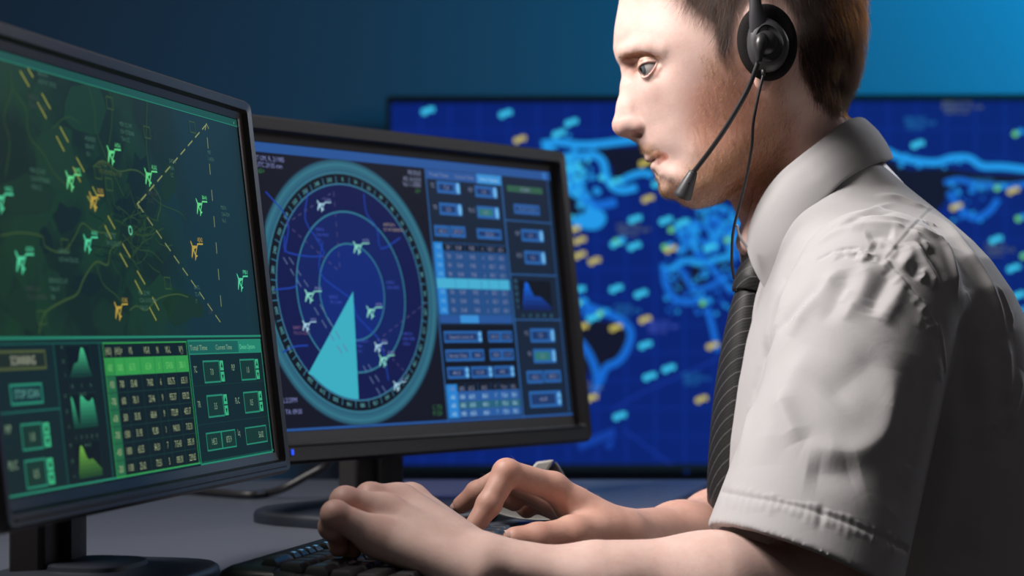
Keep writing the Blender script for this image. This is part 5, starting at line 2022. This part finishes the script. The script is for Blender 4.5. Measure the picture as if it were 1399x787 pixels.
SEAMS.append(([(q_.x, q_.y) for q_ in hl[::3]], -1.6, 2.4))
# puckers along the hem and the armhole
for i in range(2, len(hl) - 4, 2):
    q_ = hl[i]
    s = rndf.uniform(12, 26)
    FOLDS.append(([(q_.x + 1, q_.y - s * 0.6), (q_.x - 1, q_.y), (q_.x - 5, q_.y + s)], rndf.choice([0.8, 1.0, -0.7, 0.9]), rndf.uniform(2.2, 3.6)))
ah = catmull([Vector((x, y, 0)) for x, y in ARMHOLE], 4)
for i in range(3, len(ah) - 2, 2):
    q_ = ah[i]
    t = (ah[i + 1] - ah[i - 1]).normalized()
    nx, ny_ = -t.y, t.x
    s = rndf.uniform(10, 22)
    FOLDS.append(([(q_.x - nx * 3, q_.y - ny_ * 3), (q_.x + nx * s, q_.y + ny_ * s)], rndf.choice([1.0, 1.2, -0.9]), rndf.uniform(2.2, 3.4)))
for i in range(26):        # light random creases of thin cotton
    x, y = rndf.uniform(1050, 1390), rndf.uniform(330, 780)
    if x < 1240 and y > 440:
        continue
    a_ = rndf.uniform(1.2, 2.2)
    s = rndf.uniform(20, 46)
    FOLDS.append(([(x, y), (x + math.cos(a_) * s * 0.5 + rndf.uniform(-4, 4), y + math.sin(a_) * s * 0.5), (x + math.cos(a_) * s, y + math.sin(a_) * s)], rndf.uniform(0.6, 1.3), rndf.uniform(3, 6)))
allf = [(f_, h_, w_) for f_, h_, w_ in FOLDS + SEAMS]
PX_, ix_ = [], []
allf = [([(q_.x, q_.y) for q_ in catmull([Vector((x, y, 0)) for x, y in f_], 6)] if len(f_) < 12 else f_, h_, w_, any(f_ is s_[0] for s_ in SEAMS)) for f_, h_, w_ in allf]
for f_, h_, w_, sm_ in allf:
    ix_.append((len(PX_), len(PX_) + len(f_)))
    PX_ += f_
PX_ = np.array(PX_, float)
H3 = hit(PX_[:, 0], PX_[:, 1])
FSEG = []
for (f_, h_, w_, seam), (i0, i1) in zip(allf, ix_):
    p3 = H3[i0:i1]
    if (p3[:, 1] > 2.0).any():
        p3 = p3[p3[:, 1] < 2.0]
    if len(p3) < 2:
        continue
    FSEG.append((p3, h_ * (1.0 if seam else 0.85) / 1000, w_ / 1000, seam))


def folds(p, d0):
    """height of the folds at p; only near the cloth surface"""
    out = np.zeros(len(p))
    for p3, h_, w_, seam in FSEG:
        lo, hi = p3.min(0) - 3 * w_, p3.max(0) + 3 * w_
        m = ((p > lo) & (p < hi)).all(1)
        if not m.any():
            continue
        q_ = p[m].astype(np.float64)
        best = np.full(len(q_), 1e9)
        par = np.zeros(len(q_))
        n = len(p3) - 1
        for i in range(n):
            a, b = p3[i], p3[i + 1]
            ab = b - a
            t = np.clip(((q_ - a) @ ab) / (ab @ ab + 1e-12), 0, 1)
            dd = np.sqrt(((q_ - a - t[:, None] * ab) ** 2).sum(1))
            better = dd < best
            best = np.where(better, dd, best)
            par = np.where(better, (i + t) / n, par)
        tp = 1.0 if seam else np.clip(np.sin(np.pi * np.clip(par, 0.02, 0.98)) * 1.5, 0, 1)
        out[m] += h_ * np.exp(-(best / w_) ** 1.7) * tp
    return out


def cloth(p):
    d = cloth_base(p)
    # hollow sleeves
    for s, c, n in ((LSL, HEM_C, HEM_N), (RSL, RHEM_C, RAX)):
        ax = unit(s['b'] - s['a'])
        hol = cap(p, s['a'] + ax * 0.10, s['b'] + ax * 0.06, .050, .0725)
        hol = np.maximum(hol, -hem_plane(p, c - ax * 0.075, n))
        d = smax(d, -hol, 0.002)
    return d


vs_, fs_ = surface_nets(cloth, (0.10, 1.38, 0.52), (0.52, 2.07, 1.10), 0.0023, far=2.4)
vs_ = relax(vs_, fs_, 2, 0.5)


def vnormals(v, f):
    n = np.cross(v[f[:, 2]] - v[f[:, 0]], v[f[:, 3]] - v[f[:, 1]])
    out = np.zeros_like(v)
    for k in range(4):
        for d in range(3):
            out[:, d] += np.bincount(f[:, k], n[:, d], len(v))
    return out / (np.linalg.norm(out, axis=1)[:, None] + 1e-12)


vs_, fs_ = subdivide(vs_, fs_)
vs_ = relax(vs_, fs_, 1, 0.5)
nrm_ = vnormals(vs_, fs_)
vs_ = vs_ + nrm_ * folds(vs_.astype(np.float32), None)[:, None]
me = np_mesh('shirt', vs_, fs_)
print('shirt', len(vs_), _t.time() - _t0)


def cotton_material(name, c):
    m = bpy.data.materials.new(name)
    m.use_nodes = True
    nt = m.node_tree
    b = nt.nodes['Principled BSDF']
    b.inputs['Base Color'].default_value = c
    b.inputs['Roughness'].default_value = 0.78
    b.inputs['Specular IOR Level'].default_value = 0.25
    b.inputs['Sheen Weight'].default_value = 0.15
    tc = nt.nodes.new('ShaderNodeTexCoord')
    n1 = nt.nodes.new('ShaderNodeTexNoise')
    n1.inputs['Scale'].default_value = 900
    n2 = nt.nodes.new('ShaderNodeTexNoise')
    n2.inputs['Scale'].default_value = 45
    n2.inputs['Detail'].default_value = 4
    n2.inputs['Distortion'].default_value = 0.6
    b1 = nt.nodes.new('ShaderNodeBump')
    b1.inputs['Strength'].default_value = 0.10
    b1.inputs['Distance'].default_value = 0.0005
    b2 = nt.nodes.new('ShaderNodeBump')
    b2.inputs['Strength'].default_value = 0.10
    b2.inputs['Distance'].default_value = 0.004
    nt.links.new(tc.outputs['Object'], n1.inputs['Vector'])
    nt.links.new(tc.outputs['Object'], n2.inputs['Vector'])
    nt.links.new(n2.outputs[0], b2.inputs['Height'])
    nt.links.new(n1.outputs[0], b1.inputs['Height'])
    nt.links.new(b2.outputs[0], b1.inputs['Normal'])
    nt.links.new(b1.outputs[0], b.inputs['Normal'])
    return m


COTTON = cotton_material('white_cotton', (0.365, 0.357, 0.36, 1))
shirt = link('shirt', me, person, COTTON)
shirt['label'] = 'white cotton short-sleeved shirt'

# collar: folded band, back centre to the two points; (top pixel, bottom pixel, half width top, half width bottom)
CR = [((1179, 164), (1211, 218), 0.000, 0.000), ((1170, 163), (1207, 220), 0.026, 0.030), ((1150, 172), (1183, 228), 0.046, 0.054), ((1122, 194), (1153, 247), 0.056, 0.068), ((1093, 216), (1124, 277), 0.060, 0.073), ((1066, 239), (1099, 306), 0.057, 0.072), ((1044, 268), (1078, 346), 0.047, 0.066), ((1029, 300), (1062, 382), 0.034, 0.056), ((1022, 330), (1053, 396), 0.022, 0.047)]


def collar_pts(side):
    tops, bots = [], []
    for (tp, bp, wt, wb_) in CR:
        a = P(tp[0], tp[1], YS - wt)
        b = P(bp[0], bp[1], YS - wb_)
        for q_, L_ in ((a, tops), (b, bots)):
            L_.append(Vector((q_.x, YS + (q_.y - YS) * side, q_.z)))
    return tops, bots


t1_, b1_ = collar_pts(1)
t2_, b2_ = collar_pts(-1)
tops = list(reversed(t2_[1:])) + t1_
bots = list(reversed(b2_[1:])) + b1_
tops, bots = catmull(tops, 5), catmull(bots, 5)
ctr = Vector((sum(q_.x for q_ in tops) / len(tops) + 0.01, YS, 0))
bm = bmesh.new()
rings = []
for i, (a, b) in enumerate(zip(tops, bots)):
    out = Vector((a.x - ctr.x, a.y - ctr.y, 0))
    out = out.normalized() if out.length > 1e-6 else Vector((1, 0, 0))
    dn = (b - a)
    edge = min(i, len(tops) - 1 - i) / (len(tops) - 1)
    kf = min(1.0, edge * 14 + 0.05)
    row = [a - out * 0.008 * kf + dn * (0.06 + 0.49 * kf), a - out * 0.0062 * kf + dn * (0.05 + 0.23 * kf), a - out * 0.0046 + dn * 0.05, a - out * 0.002 - dn * 0.015, a - dn * 0.02, a + out * 0.0016 + dn * 0.02, a + out * 0.0026 + dn * 0.10]
    for k in range(1, 8):
        t = 0.10 + 0.90 * k / 7
        row.append(a + dn * t + out * (0.0026 + 0.0030 * math.sin(math.pi * min(1, t)) + 0.0020 * t))
    rings.append(row)
rr = [[bm.verts.new(q_) for q_ in ring] for ring in rings]
for a, b in zip(rr[:-1], rr[1:]):
    for i in range(len(a) - 1):
        bm.faces.new((a[i], a[i + 1], b[i + 1], b[i]))
collar = from_bm('collar', bm, shirt, COTTON, True)
s = collar.modifiers.new('solid', 'SOLIDIFY')
s.thickness = 0.0022
s.offset = 0
sb = collar.modifiers.new('sub', 'SUBSURF')
sb.levels = sb.render_levels = 2
# tie: knot and blade


def stripe_material():
    m = bpy.data.materials.new('striped_tie_silk')
    m.use_nodes = True
    nt = m.node_tree
    b = nt.nodes['Principled BSDF']
    b.inputs['Roughness'].default_value = 0.48
    b.inputs['Specular IOR Level'].default_value = 0.3
    b.inputs['Sheen Weight'].default_value = 0.0
    at = nt.nodes.new('ShaderNodeAttribute')
    at.attribute_name = 'strip'
    sp = nt.nodes.new('ShaderNodeSeparateXYZ')
    nt.links.new(at.outputs['Vector'], sp.inputs[0])
    ad = nt.nodes.new('ShaderNodeMath')
    ad.operation = 'MULTIPLY_ADD'
    ad.inputs[1].default_value = -1.5
    nt.links.new(sp.outputs[0], ad.inputs[0])
    nt.links.new(sp.outputs[1], ad.inputs[2])

    def wave(period, width):
        mul = nt.nodes.new('ShaderNodeMath')
        mul.operation = 'DIVIDE'
        mul.inputs[1].default_value = period
        nt.links.new(ad.outputs[0], mul.inputs[0])
        fr = nt.nodes.new('ShaderNodeMath')
        fr.operation = 'FRACT'
        nt.links.new(mul.outputs[0], fr.inputs[0])
        lt = nt.nodes.new('ShaderNodeMath')
        lt.operation = 'LESS_THAN'
        lt.inputs[1].default_value = width
        nt.links.new(fr.outputs[0], lt.inputs[0])
        return lt.outputs[0]
    a = wave(0.0135, 0.06)
    f = wave(0.0034, 0.45)
    m1 = nt.nodes.new('ShaderNodeMix')
    m1.data_type = 'RGBA'
    m1.inputs[6].default_value = (0.010, 0.0095, 0.010, 1)
    m1.inputs[7].default_value = (0.019, 0.018, 0.0185, 1)
    nt.links.new(f, m1.inputs[0])
    m2 = nt.nodes.new('ShaderNodeMix')
    m2.data_type = 'RGBA'
    m2.inputs[7].default_value = (0.10, 0.097, 0.105, 1)
    nt.links.new(a, m2.inputs[0])
    nt.links.new(m1.outputs[2], m2.inputs[6])
    nt.links.new(m2.outputs[2], b.inputs['Base Color'])
    return m


TIE = stripe_material()


def tie_piece(name, path, widths, depths, parent, sag_):
    """blade or knot: path = front middle line (photo pixels at YS)"""
    line = catmull([P(x, y, YS) for x, y in path], 8)
    n = len(line)
    W = np.interp(np.linspace(0, 1, n), np.linspace(0, 1, len(widths)), widths)
    D = np.interp(np.linspace(0, 1, n), np.linspace(0, 1, len(depths)), depths)
    bm = bmesh.new()
    lay = bm.verts.layers.float_vector.new('strip')
    rows = []
    s_ = 0.0
    K2_ = 17
    for i, q_ in enumerate(line):
        if i:
            s_ += (q_ - line[i - 1]).length
        t = (line[min(i + 1, n - 1)] - line[max(i - 1, 0)]).normalized()
        fw = t.cross(Vector((0, 1, 0))).normalized()
        if fw.x > 0:
            fw = -fw
        row = []
        for k in range(K2_):
            a = -1 + 2 * k / (K2_ - 1)
            v = bm.verts.new(q_ + Vector((0, W[i] * a, 0)) - fw * (D[i] * (1 - math.sqrt(max(0, 1 - a * a * 0.985)))))
            v[lay] = (W[i] * abs(a) if sag_ else W[i] * a, s_, 0)
            row.append(v)
        for k in range(1, K2_ - 1):
            a = 1 - 2 * k / (K2_ - 1)
            v = bm.verts.new(q_ + Vector((0, W[i] * a * 0.97, 0)) - fw * (D[i] * 1.0 + 0.004))
            v[lay] = (W[i] * a, s_, 0)
            row.append(v)
        rows.append(row)
    for a, b in zip(rows[:-1], rows[1:]):
        m_ = len(a)
        for i in range(m_):
            j = (i + 1) % m_
            bm.faces.new((a[i], a[j], b[j], b[i]))
    bm.faces.new(rows[0])
    bm.faces.new(list(reversed(rows[-1])))
    o_ = from_bm(name, bm, parent, TIE, True)
    return o_


tie = tie_piece('tie', [(1006, 392), (996, 425), (986, 470), (978, 520), (972, 570), (968, 620), (966, 665), (968, 705), (974, 745), (982, 800), (988, 880)], [.017, .021, .025, .028, .031, .033, .035, .037, .038, .039, .040], [.016, .021, .024, .026, .028, .029, .030, .030, .030, .030, .030], person, False)
tie['label'] = 'dark grey tie with thin pale diagonal stripes'
tie_piece('knot', [(1026, 336), (1016, 352), (1006, 372), (1000, 392), (1001, 399)], [.014, .020, .022, .0195, .014], [.012, .020, .022, .020, .016], tie, False)
# ================================================================ hair, brows, stubble, arm hair
me_b = body.data
nv = len(me_b.vertices)
co = np.empty(nv * 3, np.float32)
me_b.vertices.foreach_get('co', co)
co = co.reshape(-1, 3) + np.array(world_origin(person), np.float32)
nor = np.empty(nv * 3, np.float32)
me_b.vertex_normals.foreach_get('vector', nor)
nor = nor.reshape(-1, 3)
rs_ = np.random.RandomState(8)


def hair_material(name, melanin, red, rough=0.3, coat=0.0):
    m = bpy.data.materials.new(name)
    m.use_nodes = True
    nt = m.node_tree
    for n in list(nt.nodes):
        nt.nodes.remove(n)
    out = nt.nodes.new('ShaderNodeOutputMaterial')
    h_ = nt.nodes.new('ShaderNodeBsdfHairPrincipled')
    h_.parametrization = 'MELANIN'
    for k, v in (('Melanin', melanin), ('Melanin Redness', red), ('Roughness', rough), ('Radial Roughness', 0.4), ('Random Color', 0.25), ('Random Roughness', 0.2)):
        if k in h_.inputs:
            h_.inputs[k].default_value = v
    nt.links.new(h_.outputs[0], out.inputs[0])
    return m


def strands(name, idx, length, dirfn, r0, material, npt=5, bend=0.5, jitter=0.25, lift=0.0):
    """short hairs rooted on body vertices idx; dirfn(points, normals) gives the lie of the hair"""
    n = len(idx)
    p = co[idx] + rs_.normal(0, 0.0006, (n, 3))
    nn = nor[idx]
    d = dirfn(p, nn).astype(np.float64)
    d += rs_.normal(0, jitter, (n, 3))
    tang = d - nn * (d * nn).sum(1)[:, None]
    tang /= np.linalg.norm(tang, axis=1)[:, None] + 1e-9
    L = length * rs_.uniform(0.65, 1.2, n)
    if np.ndim(lift) == 0:
        lift = np.full(n, lift)
    pts = np.empty((n, npt, 3))
    for k in range(npt):
        s = k / (npt - 1)
        up = lift * (s - bend * s * s)
        pts[:, k] = p - nn * 0.0006 * (1 - s) + (tang * s + nn * up[:, None]) * L[:, None]
    hc = bpy.data.hair_curves.new(name)
    hc.add_curves([npt] * n)
    off = np.array(world_origin(person))
    hc.attributes['position'].data.foreach_set('vector', (pts - off).astype(np.float32).ravel())
    ra = hc.attributes.get('radius') or hc.attributes.new('radius', 'FLOAT', 'POINT')
    rad = np.linspace(1, 0.35, npt)[None] * r0 * rs_.uniform(0.8, 1.2, (n, 1))
    ra.data.foreach_set('value', rad.astype(np.float32).ravel())
    hc.materials.append(material)
    o_ = bpy.data.objects.new(name, hc)
    COL.objects.link(o_)
    o_.parent = person
    return o_


fq = np.empty(len(me_b.polygons), np.float32)
me_b.polygons.foreach_get('area', fq)
lv_ = np.empty(len(me_b.loops), np.int32)
me_b.loops.foreach_get('vertex_index', lv_)
varea = np.bincount(lv_, np.repeat(fq / 4, 4)[:len(lv_)], nv)


def pick(wgt, n):
    wgt = np.clip(np.nan_to_num(wgt), 0, None) * varea
    return rs_.choice(nv, n, p=wgt / wgt.sum())


# head hair: lies down and forward at the sides, down at the back
earmask = 1 - near(tocan(1043, 58, 122), 30, 44, (0.75, 1.25, 1.0))
hw = scalp * earmask * (nor[:, 2] > -0.75)
hi_ = pick(hw * (1 + 0.8 * (hh[:, 1] > 60)), 30000)


def lie_head(p, n):
    h_ = to_head(p)
    fwd = np.stack([-np.ones(len(p)), np.zeros(len(p)), np.zeros(len(p))], 1)
    dn = np.stack([np.zeros(len(p)), np.zeros(len(p)), -np.ones(len(p))], 1)
    top = sstep(20, -90, h_[:, 1])[:, None]
    front = sstep(1040, 960, h_[:, 0])[:, None]
    return dn * (1 - 0.8 * top) + fwd * (0.25 * front + 0.9 * top) - fwd * 0.15 * (1 - front)


hh_i = to_head(co[hi_])
hlen = 0.020 - 0.010 * sstep(60, 150, hh_i[:, 1]) - 0.004 * sstep(1000, 960, hh_i[:, 0])
HAIRM = hair_material('brown_hair', 0.90, 0.30)
strands('hair', hi_, hlen, lie_head, 0.000085, HAIRM, 5, 0.35, 0.24, lift=0.42)
# stubble
dmo = chain(hh, [tocan(x, y, w_) for x, y, w_ in ((875, 198, 4), (886, 204, 18), (899, 207, 31), (911, 211, 39))], [5.0, 5.5, 5.0, 2.5], 2)
bw = beard + 2.4 * ish * (1 - sstep(-1.5, 2.5, dmo)) + 1.1 * near((905, 248, 10), 10, 27)
ear_low = 1 - near(tocan(1042, 100, 124), 16, 30)
bw = bw + 0.75 * cheekb
bi = pick(bw * ear_low * (1 - scalp), 26000)


def lie_beard(p, n):
    return np.stack([-0.45 * np.ones(len(p)), np.zeros(len(p)), -np.ones(len(p))], 1)


BEARDM = hair_material('reddish_stubble', 0.38, 0.60)
o = strands('stubble', bi, 0.0042, lie_beard, 0.00005, BEARDM, 3, 0.3, 0.35, lift=0.55)
o['label'] = 'short reddish beard stubble'
# brows and lashes
bp1 = [tocan(x, y, w_) for x, y, w_ in ((848, 79, 12), (856, 76, 28), (868, 74, 46), (884, 72.5, 62), (900, 74, 76), (911, 78, 84))]
dbrow = chain(hh, bp1, [2.6, 3.6, 3.4, 3.0, 2.2, 1.0], 2)


def lie_brow(p, n):
    return np.stack([0.9 * np.ones(len(p)), np.zeros(len(p)), 0.15 * np.ones(len(p))], 1) + np.stack([np.zeros(len(p)), np.where(p[:, 1] < YS, -0.8, 0.8), np.zeros(len(p))], 1)


BROWM = hair_material('brown_brow_hair', 0.62, 0.75)
for sgn in (-1, 1):
    wgt = ish * (dbrow < 1.5) * ((co[:, 1] - YS) * sgn > 0)
    strands('eyebrow', pick(wgt, 620), 0.0078, lie_brow, 0.00006, BROWM, 4, 0.6, 0.25, lift=0.30)
e_ = hh - EYE
re_ = np.sqrt((e_ * e_).sum(1))
ph_ = e_ / (re_[:, None] + 1e-6)
upv = ph_ @ UPN
for sgn in (-1, 1):
    wgt = ish * (np.abs(upv + 0.0) < 0.09) * (re_ < EYE_R + 6) * (re_ > EYE_R + 0.5) * ((co[:, 1] - YS) * sgn > 0) * (ph_[:, 0] < 0.3) * (ph_ @ LON < 0.0)
    if wgt.sum() > 5:
        strands('eyelashes', pick(wgt, 70), 0.0062, lambda p, n: np.stack([-np.ones(len(p)), np.zeros(len(p)), -0.35 * np.ones(len(p))], 1), 0.00006, BROWM, 4, -0.3, 0.18, lift=0.5)
# fine hair on both forearms
fa = ((co[:, 2] < 0.85) & (co[:, 0] > -0.05) & ~ish) * (nor[:, 2] > -0.3)
ai = pick(fa.astype(float), 4200)
strands('arm_hair', ai, 0.0072, lambda p, n: np.stack([-0.7 * np.ones(len(p)), -0.3 * np.ones(len(p)), -0.4 * np.ones(len(p))], 1), 0.00004, hair_material('fair_arm_hair', 0.10, 0.5), 4, 0.6, 0.4, lift=0.45)
# ================================================================ headset with boom microphone
HB = mat('black_headset_plastic', (0.020, 0.020, 0.022, 1), 0.36, spec=0.5)
HG = mat('dark_grey_headset_plastic', (0.045, 0.045, 0.050, 1), 0.42, spec=0.5, bump=0.04, bscale=900)
FOAM = mat('black_foam', (0.014, 0.013, 0.013, 1), 0.95, spec=0.1, bump=1.0, bscale=1300)
hs_root = empty('headset', P(1048, 58, YS - 0.1), 'black headset on the head with a thin boom microphone at the mouth', 'headset')


def ellring(c, a, b, y, tilt=0.0, n=48, k=0.0):
    out = []
    for i in range(n):
        t = 2 * math.pi * i / n
        x, z = a * math.cos(t), b * math.sin(t)
        x2 = x * math.cos(tilt) - z * math.sin(tilt)
        z2 = x * math.sin(tilt) + z * math.cos(tilt)
        out.append(Vector((c.x + x2 * (1 + k * z2), y, c.z + z2)))
    return out


for sgn in (1, -1):
    def Y(off):
        return YS - off * sgn
    cc = P(1049, 57, YS - 0.098)
    ti = math.radians(8)
    # foam cushion: a fat ring
    bm = bmesh.new()
    prof = [(0.55, 0.083), (0.86, 0.0825), (0.965, 0.086), (1.0, 0.092), (0.985, 0.0985), (0.93, 0.103), (0.82, 0.1055), (0.6, 0.106)]
    loft(bm, [ellring(cc, 0.0242 * s, 0.0312 * s, Y(o_), ti) for s, o_ in prof])
    o = from_bm('ear_cushion', bm, hs_root, FOAM, True)
    if sgn == 1:
        o['label'] = 'black foam ear cushion'
    # cup: teardrop plate running up into the arm
    bm = bmesh.new()
    cp = P(1050, 60, YS - 0.110)

    def cupring(s, y):
        out = []
        n = 56
        for i in range(n):
            t = 2 * math.pi * i / n
            a, b = 0.0168 * s, 0.0222 * s
            x, z = a * math.cos(t), b * math.sin(t)
            if z > 0:
                x = x - 0.0042 * s * (z / b) ** 1.5
                x = x * (1 - 0.10 * (z / b) ** 2)
            out.append(Vector((cp.x + x, y, cp.z + z)))
        return out
    loft(bm, [cupring(s, Y(o_)) for s, o_ in ((0.9, 0.100), (1.0, 0.1035), (1.0, 0.107), (0.975, 0.1105), (0.92, 0.1130), (0.80, 0.1152), (0.66, 0.1162), (0.645, 0.1150), (0.60, 0.1146), (0.3, 0.1150), (0.05, 0.1152))])
    o = from_bm('ear_cup', bm, hs_root, HG, True)
    auto_smooth(o, 50)
    # ring of small holes in the lower half of the cup
    if sgn == 1:
        bm = bmesh.new()
        for rr_, nn_ in ((0.0140, 11), (0.0160, 12)):
            for i in range(nn_):
                t = math.radians(197 + (i + (0.5 if rr_ > 0.015 else 0)) * 13.2)
                q = Vector((cp.x + rr_ * 0.86 * math.cos(t), Y(0.1142 if rr_ < 0.015 else 0.1124), cp.z + rr_ * 1.08 * math.sin(t)))
                ring0 = [q + Vector((0.00058 * math.cos(k * math.pi / 4), 0.0006, 0.00058 * math.sin(k * math.pi / 4))) for k in range(8)]
                loft(bm, [ring0, [v_ + Vector((0, -0.0011, 0)) for v_ in ring0]])
        from_bm('sound_holes', bm, o, mat('black_hole', (0.003, 0.003, 0.003, 1), 0.9))
    # arm from the cup up to the headband
    path = catmull([Vector((P(1046, 72, 1.64).x, Y(0.1085), P(1046, 72, 1.64).z)), Vector((P(1036, 35, 1.64).x, Y(0.1115), P(1036, 35, 1.64).z)), Vector((P(1031, 0, 1.64).x, Y(0.112), P(1031, 0, 1.64).z)), Vector((P(1030, -40, 1.64).x, Y(0.108), P(1030, -40, 1.64).z)), Vector((P(1030, -72, 1.645).x, Y(0.102), P(1030, -72, 1.645).z))], 7)
    bm = bmesh.new()
    rr = []
    for i, q in enumerate(path):
        t = i / (len(path) - 1)
        wv = 0.0105 - 0.0058 * min(1, t * 2.2)
        th = 0.0042
        dn = (path[min(i + 1, len(path) - 1)] - path[max(i - 1, 0)]).normalized()
        sx = Vector((1, 0, 0)) - dn * dn.x
        sx.normalize()
        ny_ = dn.cross(sx).normalized()
        rr.append([q + sx * (wv * a) + ny_ * (th * b) for a, b in ((-1, -0.5), (-0.75, -0.95), (0, -1.1), (0.75, -0.95), (1, -0.5), (1, 0.5), (0.75, 0.95), (0, 1.1), (-0.75, 0.95), (-1, 0.5))])
    loft(bm, rr)
    o = from_bm('headband_arm', bm, hs_root, HG, True)
    auto_smooth(o, 50)
# headband over the crown
bx = P(1030, -60, 1.645).x
zb_, zt = P(1030, -50, 1.645).z, CAM_Z - (-176 - HZ) * PXM
bm = bmesh.new()
rr = []
for i in range(41):
    t = math.pi * i / 40
    q = Vector((bx + 0.004 * math.sin(t), YS - 0.106 * math.cos(t), zb_ + (zt - zb_) * math.sin(t) ** 0.8))
    nrm = Vector((0, -math.cos(t), math.sin(t))).normalized()
    rr.append([q + Vector((1, 0, 0)) * (0.0062 * a) + nrm * (0.0018 * b) for a, b in ((-1, -1), (1, -1), (1, 1), (-1, 1))])
loft(bm, rr)
o = from_bm('headband', bm, hs_root, HB)
auto_smooth(o, 40)
# boom pivot, boom, microphone, cable
YB = YS - 0.118
pv = P(1047, 58, YB)
bm = bmesh.new()
loft(bm, [ellring(pv, r_, r_, y_) for r_, y_ in ((0.0098, YB + 0.004), (0.0098, YB + 0.0015), (0.0088, YB - 0.0005), (0.0060, YB - 0.0030), (0.0025, YB - 0.0042))])
piv = from_bm('boom_pivot', bm, hs_root, HB, True)
bm = bmesh.new()
add_tube(bm, [P(1042, 48, YB - 0.001), P(1040, 54, YB - 0.004), P(1039, 62, YB - 0.006), P(1038, 72, YB - 0.006), P(1037, 82, YB - 0.005), P(1036, 87, YB - 0.005)], [0.0030, 0.0054, 0.0050, 0.0034, 0.0026, 0.0022], 16)
from_bm('boom_socket', bm, piv, HB, True)
boom = catmull([P(1037, 80, YB - 0.005), P(1032, 96, YB - 0.004), P(1022, 121, YB), P(1007, 149, YB + 0.006), P(990, 177, YB + 0.014), P(972, 203, YB + 0.024), P(957, 223, YB + 0.034), P(947, 236, YB + 0.040)], 8)
bm = bmesh.new()
add_tube(bm, boom, 0.00205, 12)
from_bm('boom', bm, hs_root, HB, True)
YM = YB + 0.040
ma, mb = P(947.5, 234, YM), P(931.5, 270, YM + 0.006)
mid = [ma + (mb - ma) * t for t in (0, 0.04, 0.06, 0.10, 0.85, 0.95, 1.0)]
bm = bmesh.new()
add_tube(bm, mid, [0.0034, 0.0040, 0.0036, 0.0040, 0.0074, 0.0075, 0.0066], 24)
mic = from_bm('microphone', bm, hs_root, HG, True)
auto_smooth(mic, 40)
bm = bmesh.new()
q = ma + (mb - ma) * 0.55 + Vector((0.0008, -0.0058, 0.0012))
add_tube(bm, [q, q + Vector((0.0001, -0.0006, 0.0001))], 0.0009, 10)
from_bm('microphone_hole', bm, mic, mat('black_hole', (0.003, 0.003, 0.003, 1), 0.9))
cab = catmull([P(1043, 97, YS - 0.109), P(1042.5, 104, YS - 0.110), P(1039, 118, YS - 0.110), P(1034, 140, YS - 0.109), P(1029, 170, YS - 0.107), P(1027, 200, YS - 0.104), P(1021, 236, YS - 0.098), P(1013, 270, YS - 0.090), P(1005, 300, YS - 0.078), P(1001, 322, YS - 0.066), P(1000, 342, YS - 0.055), P(1000, 362, YS - 0.046), P(1003, 380, YS - 0.040)], 7)
bm = bmesh.new()
add_tube(bm, cab, 0.00125, 10)
from_bm('headset_cable', bm, hs_root, HB, True)
bm = bmesh.new()
add_tube(bm, [P(1043, 94, YS - 0.1095), P(1043, 103, YS - 0.1100)], [0.0019, 0.0016], 10)
from_bm('cable_sleeve', bm, hs_root, HG, True)
bm = bmesh.new()
add_tube(bm, catmull([P(1007, 308, YS - 0.074), P(1009, 318, YS - 0.070), P(1013, 327, YS - 0.062), P(1020, 337, YS - 0.050)], 6), 0.0011, 10)
o = from_bm('shirt_clip_wire', bm, hs_root, mat('pale_wire', (0.5, 0.52, 0.55, 1), 0.3))
o['label'] = 'short pale wire at the collar'
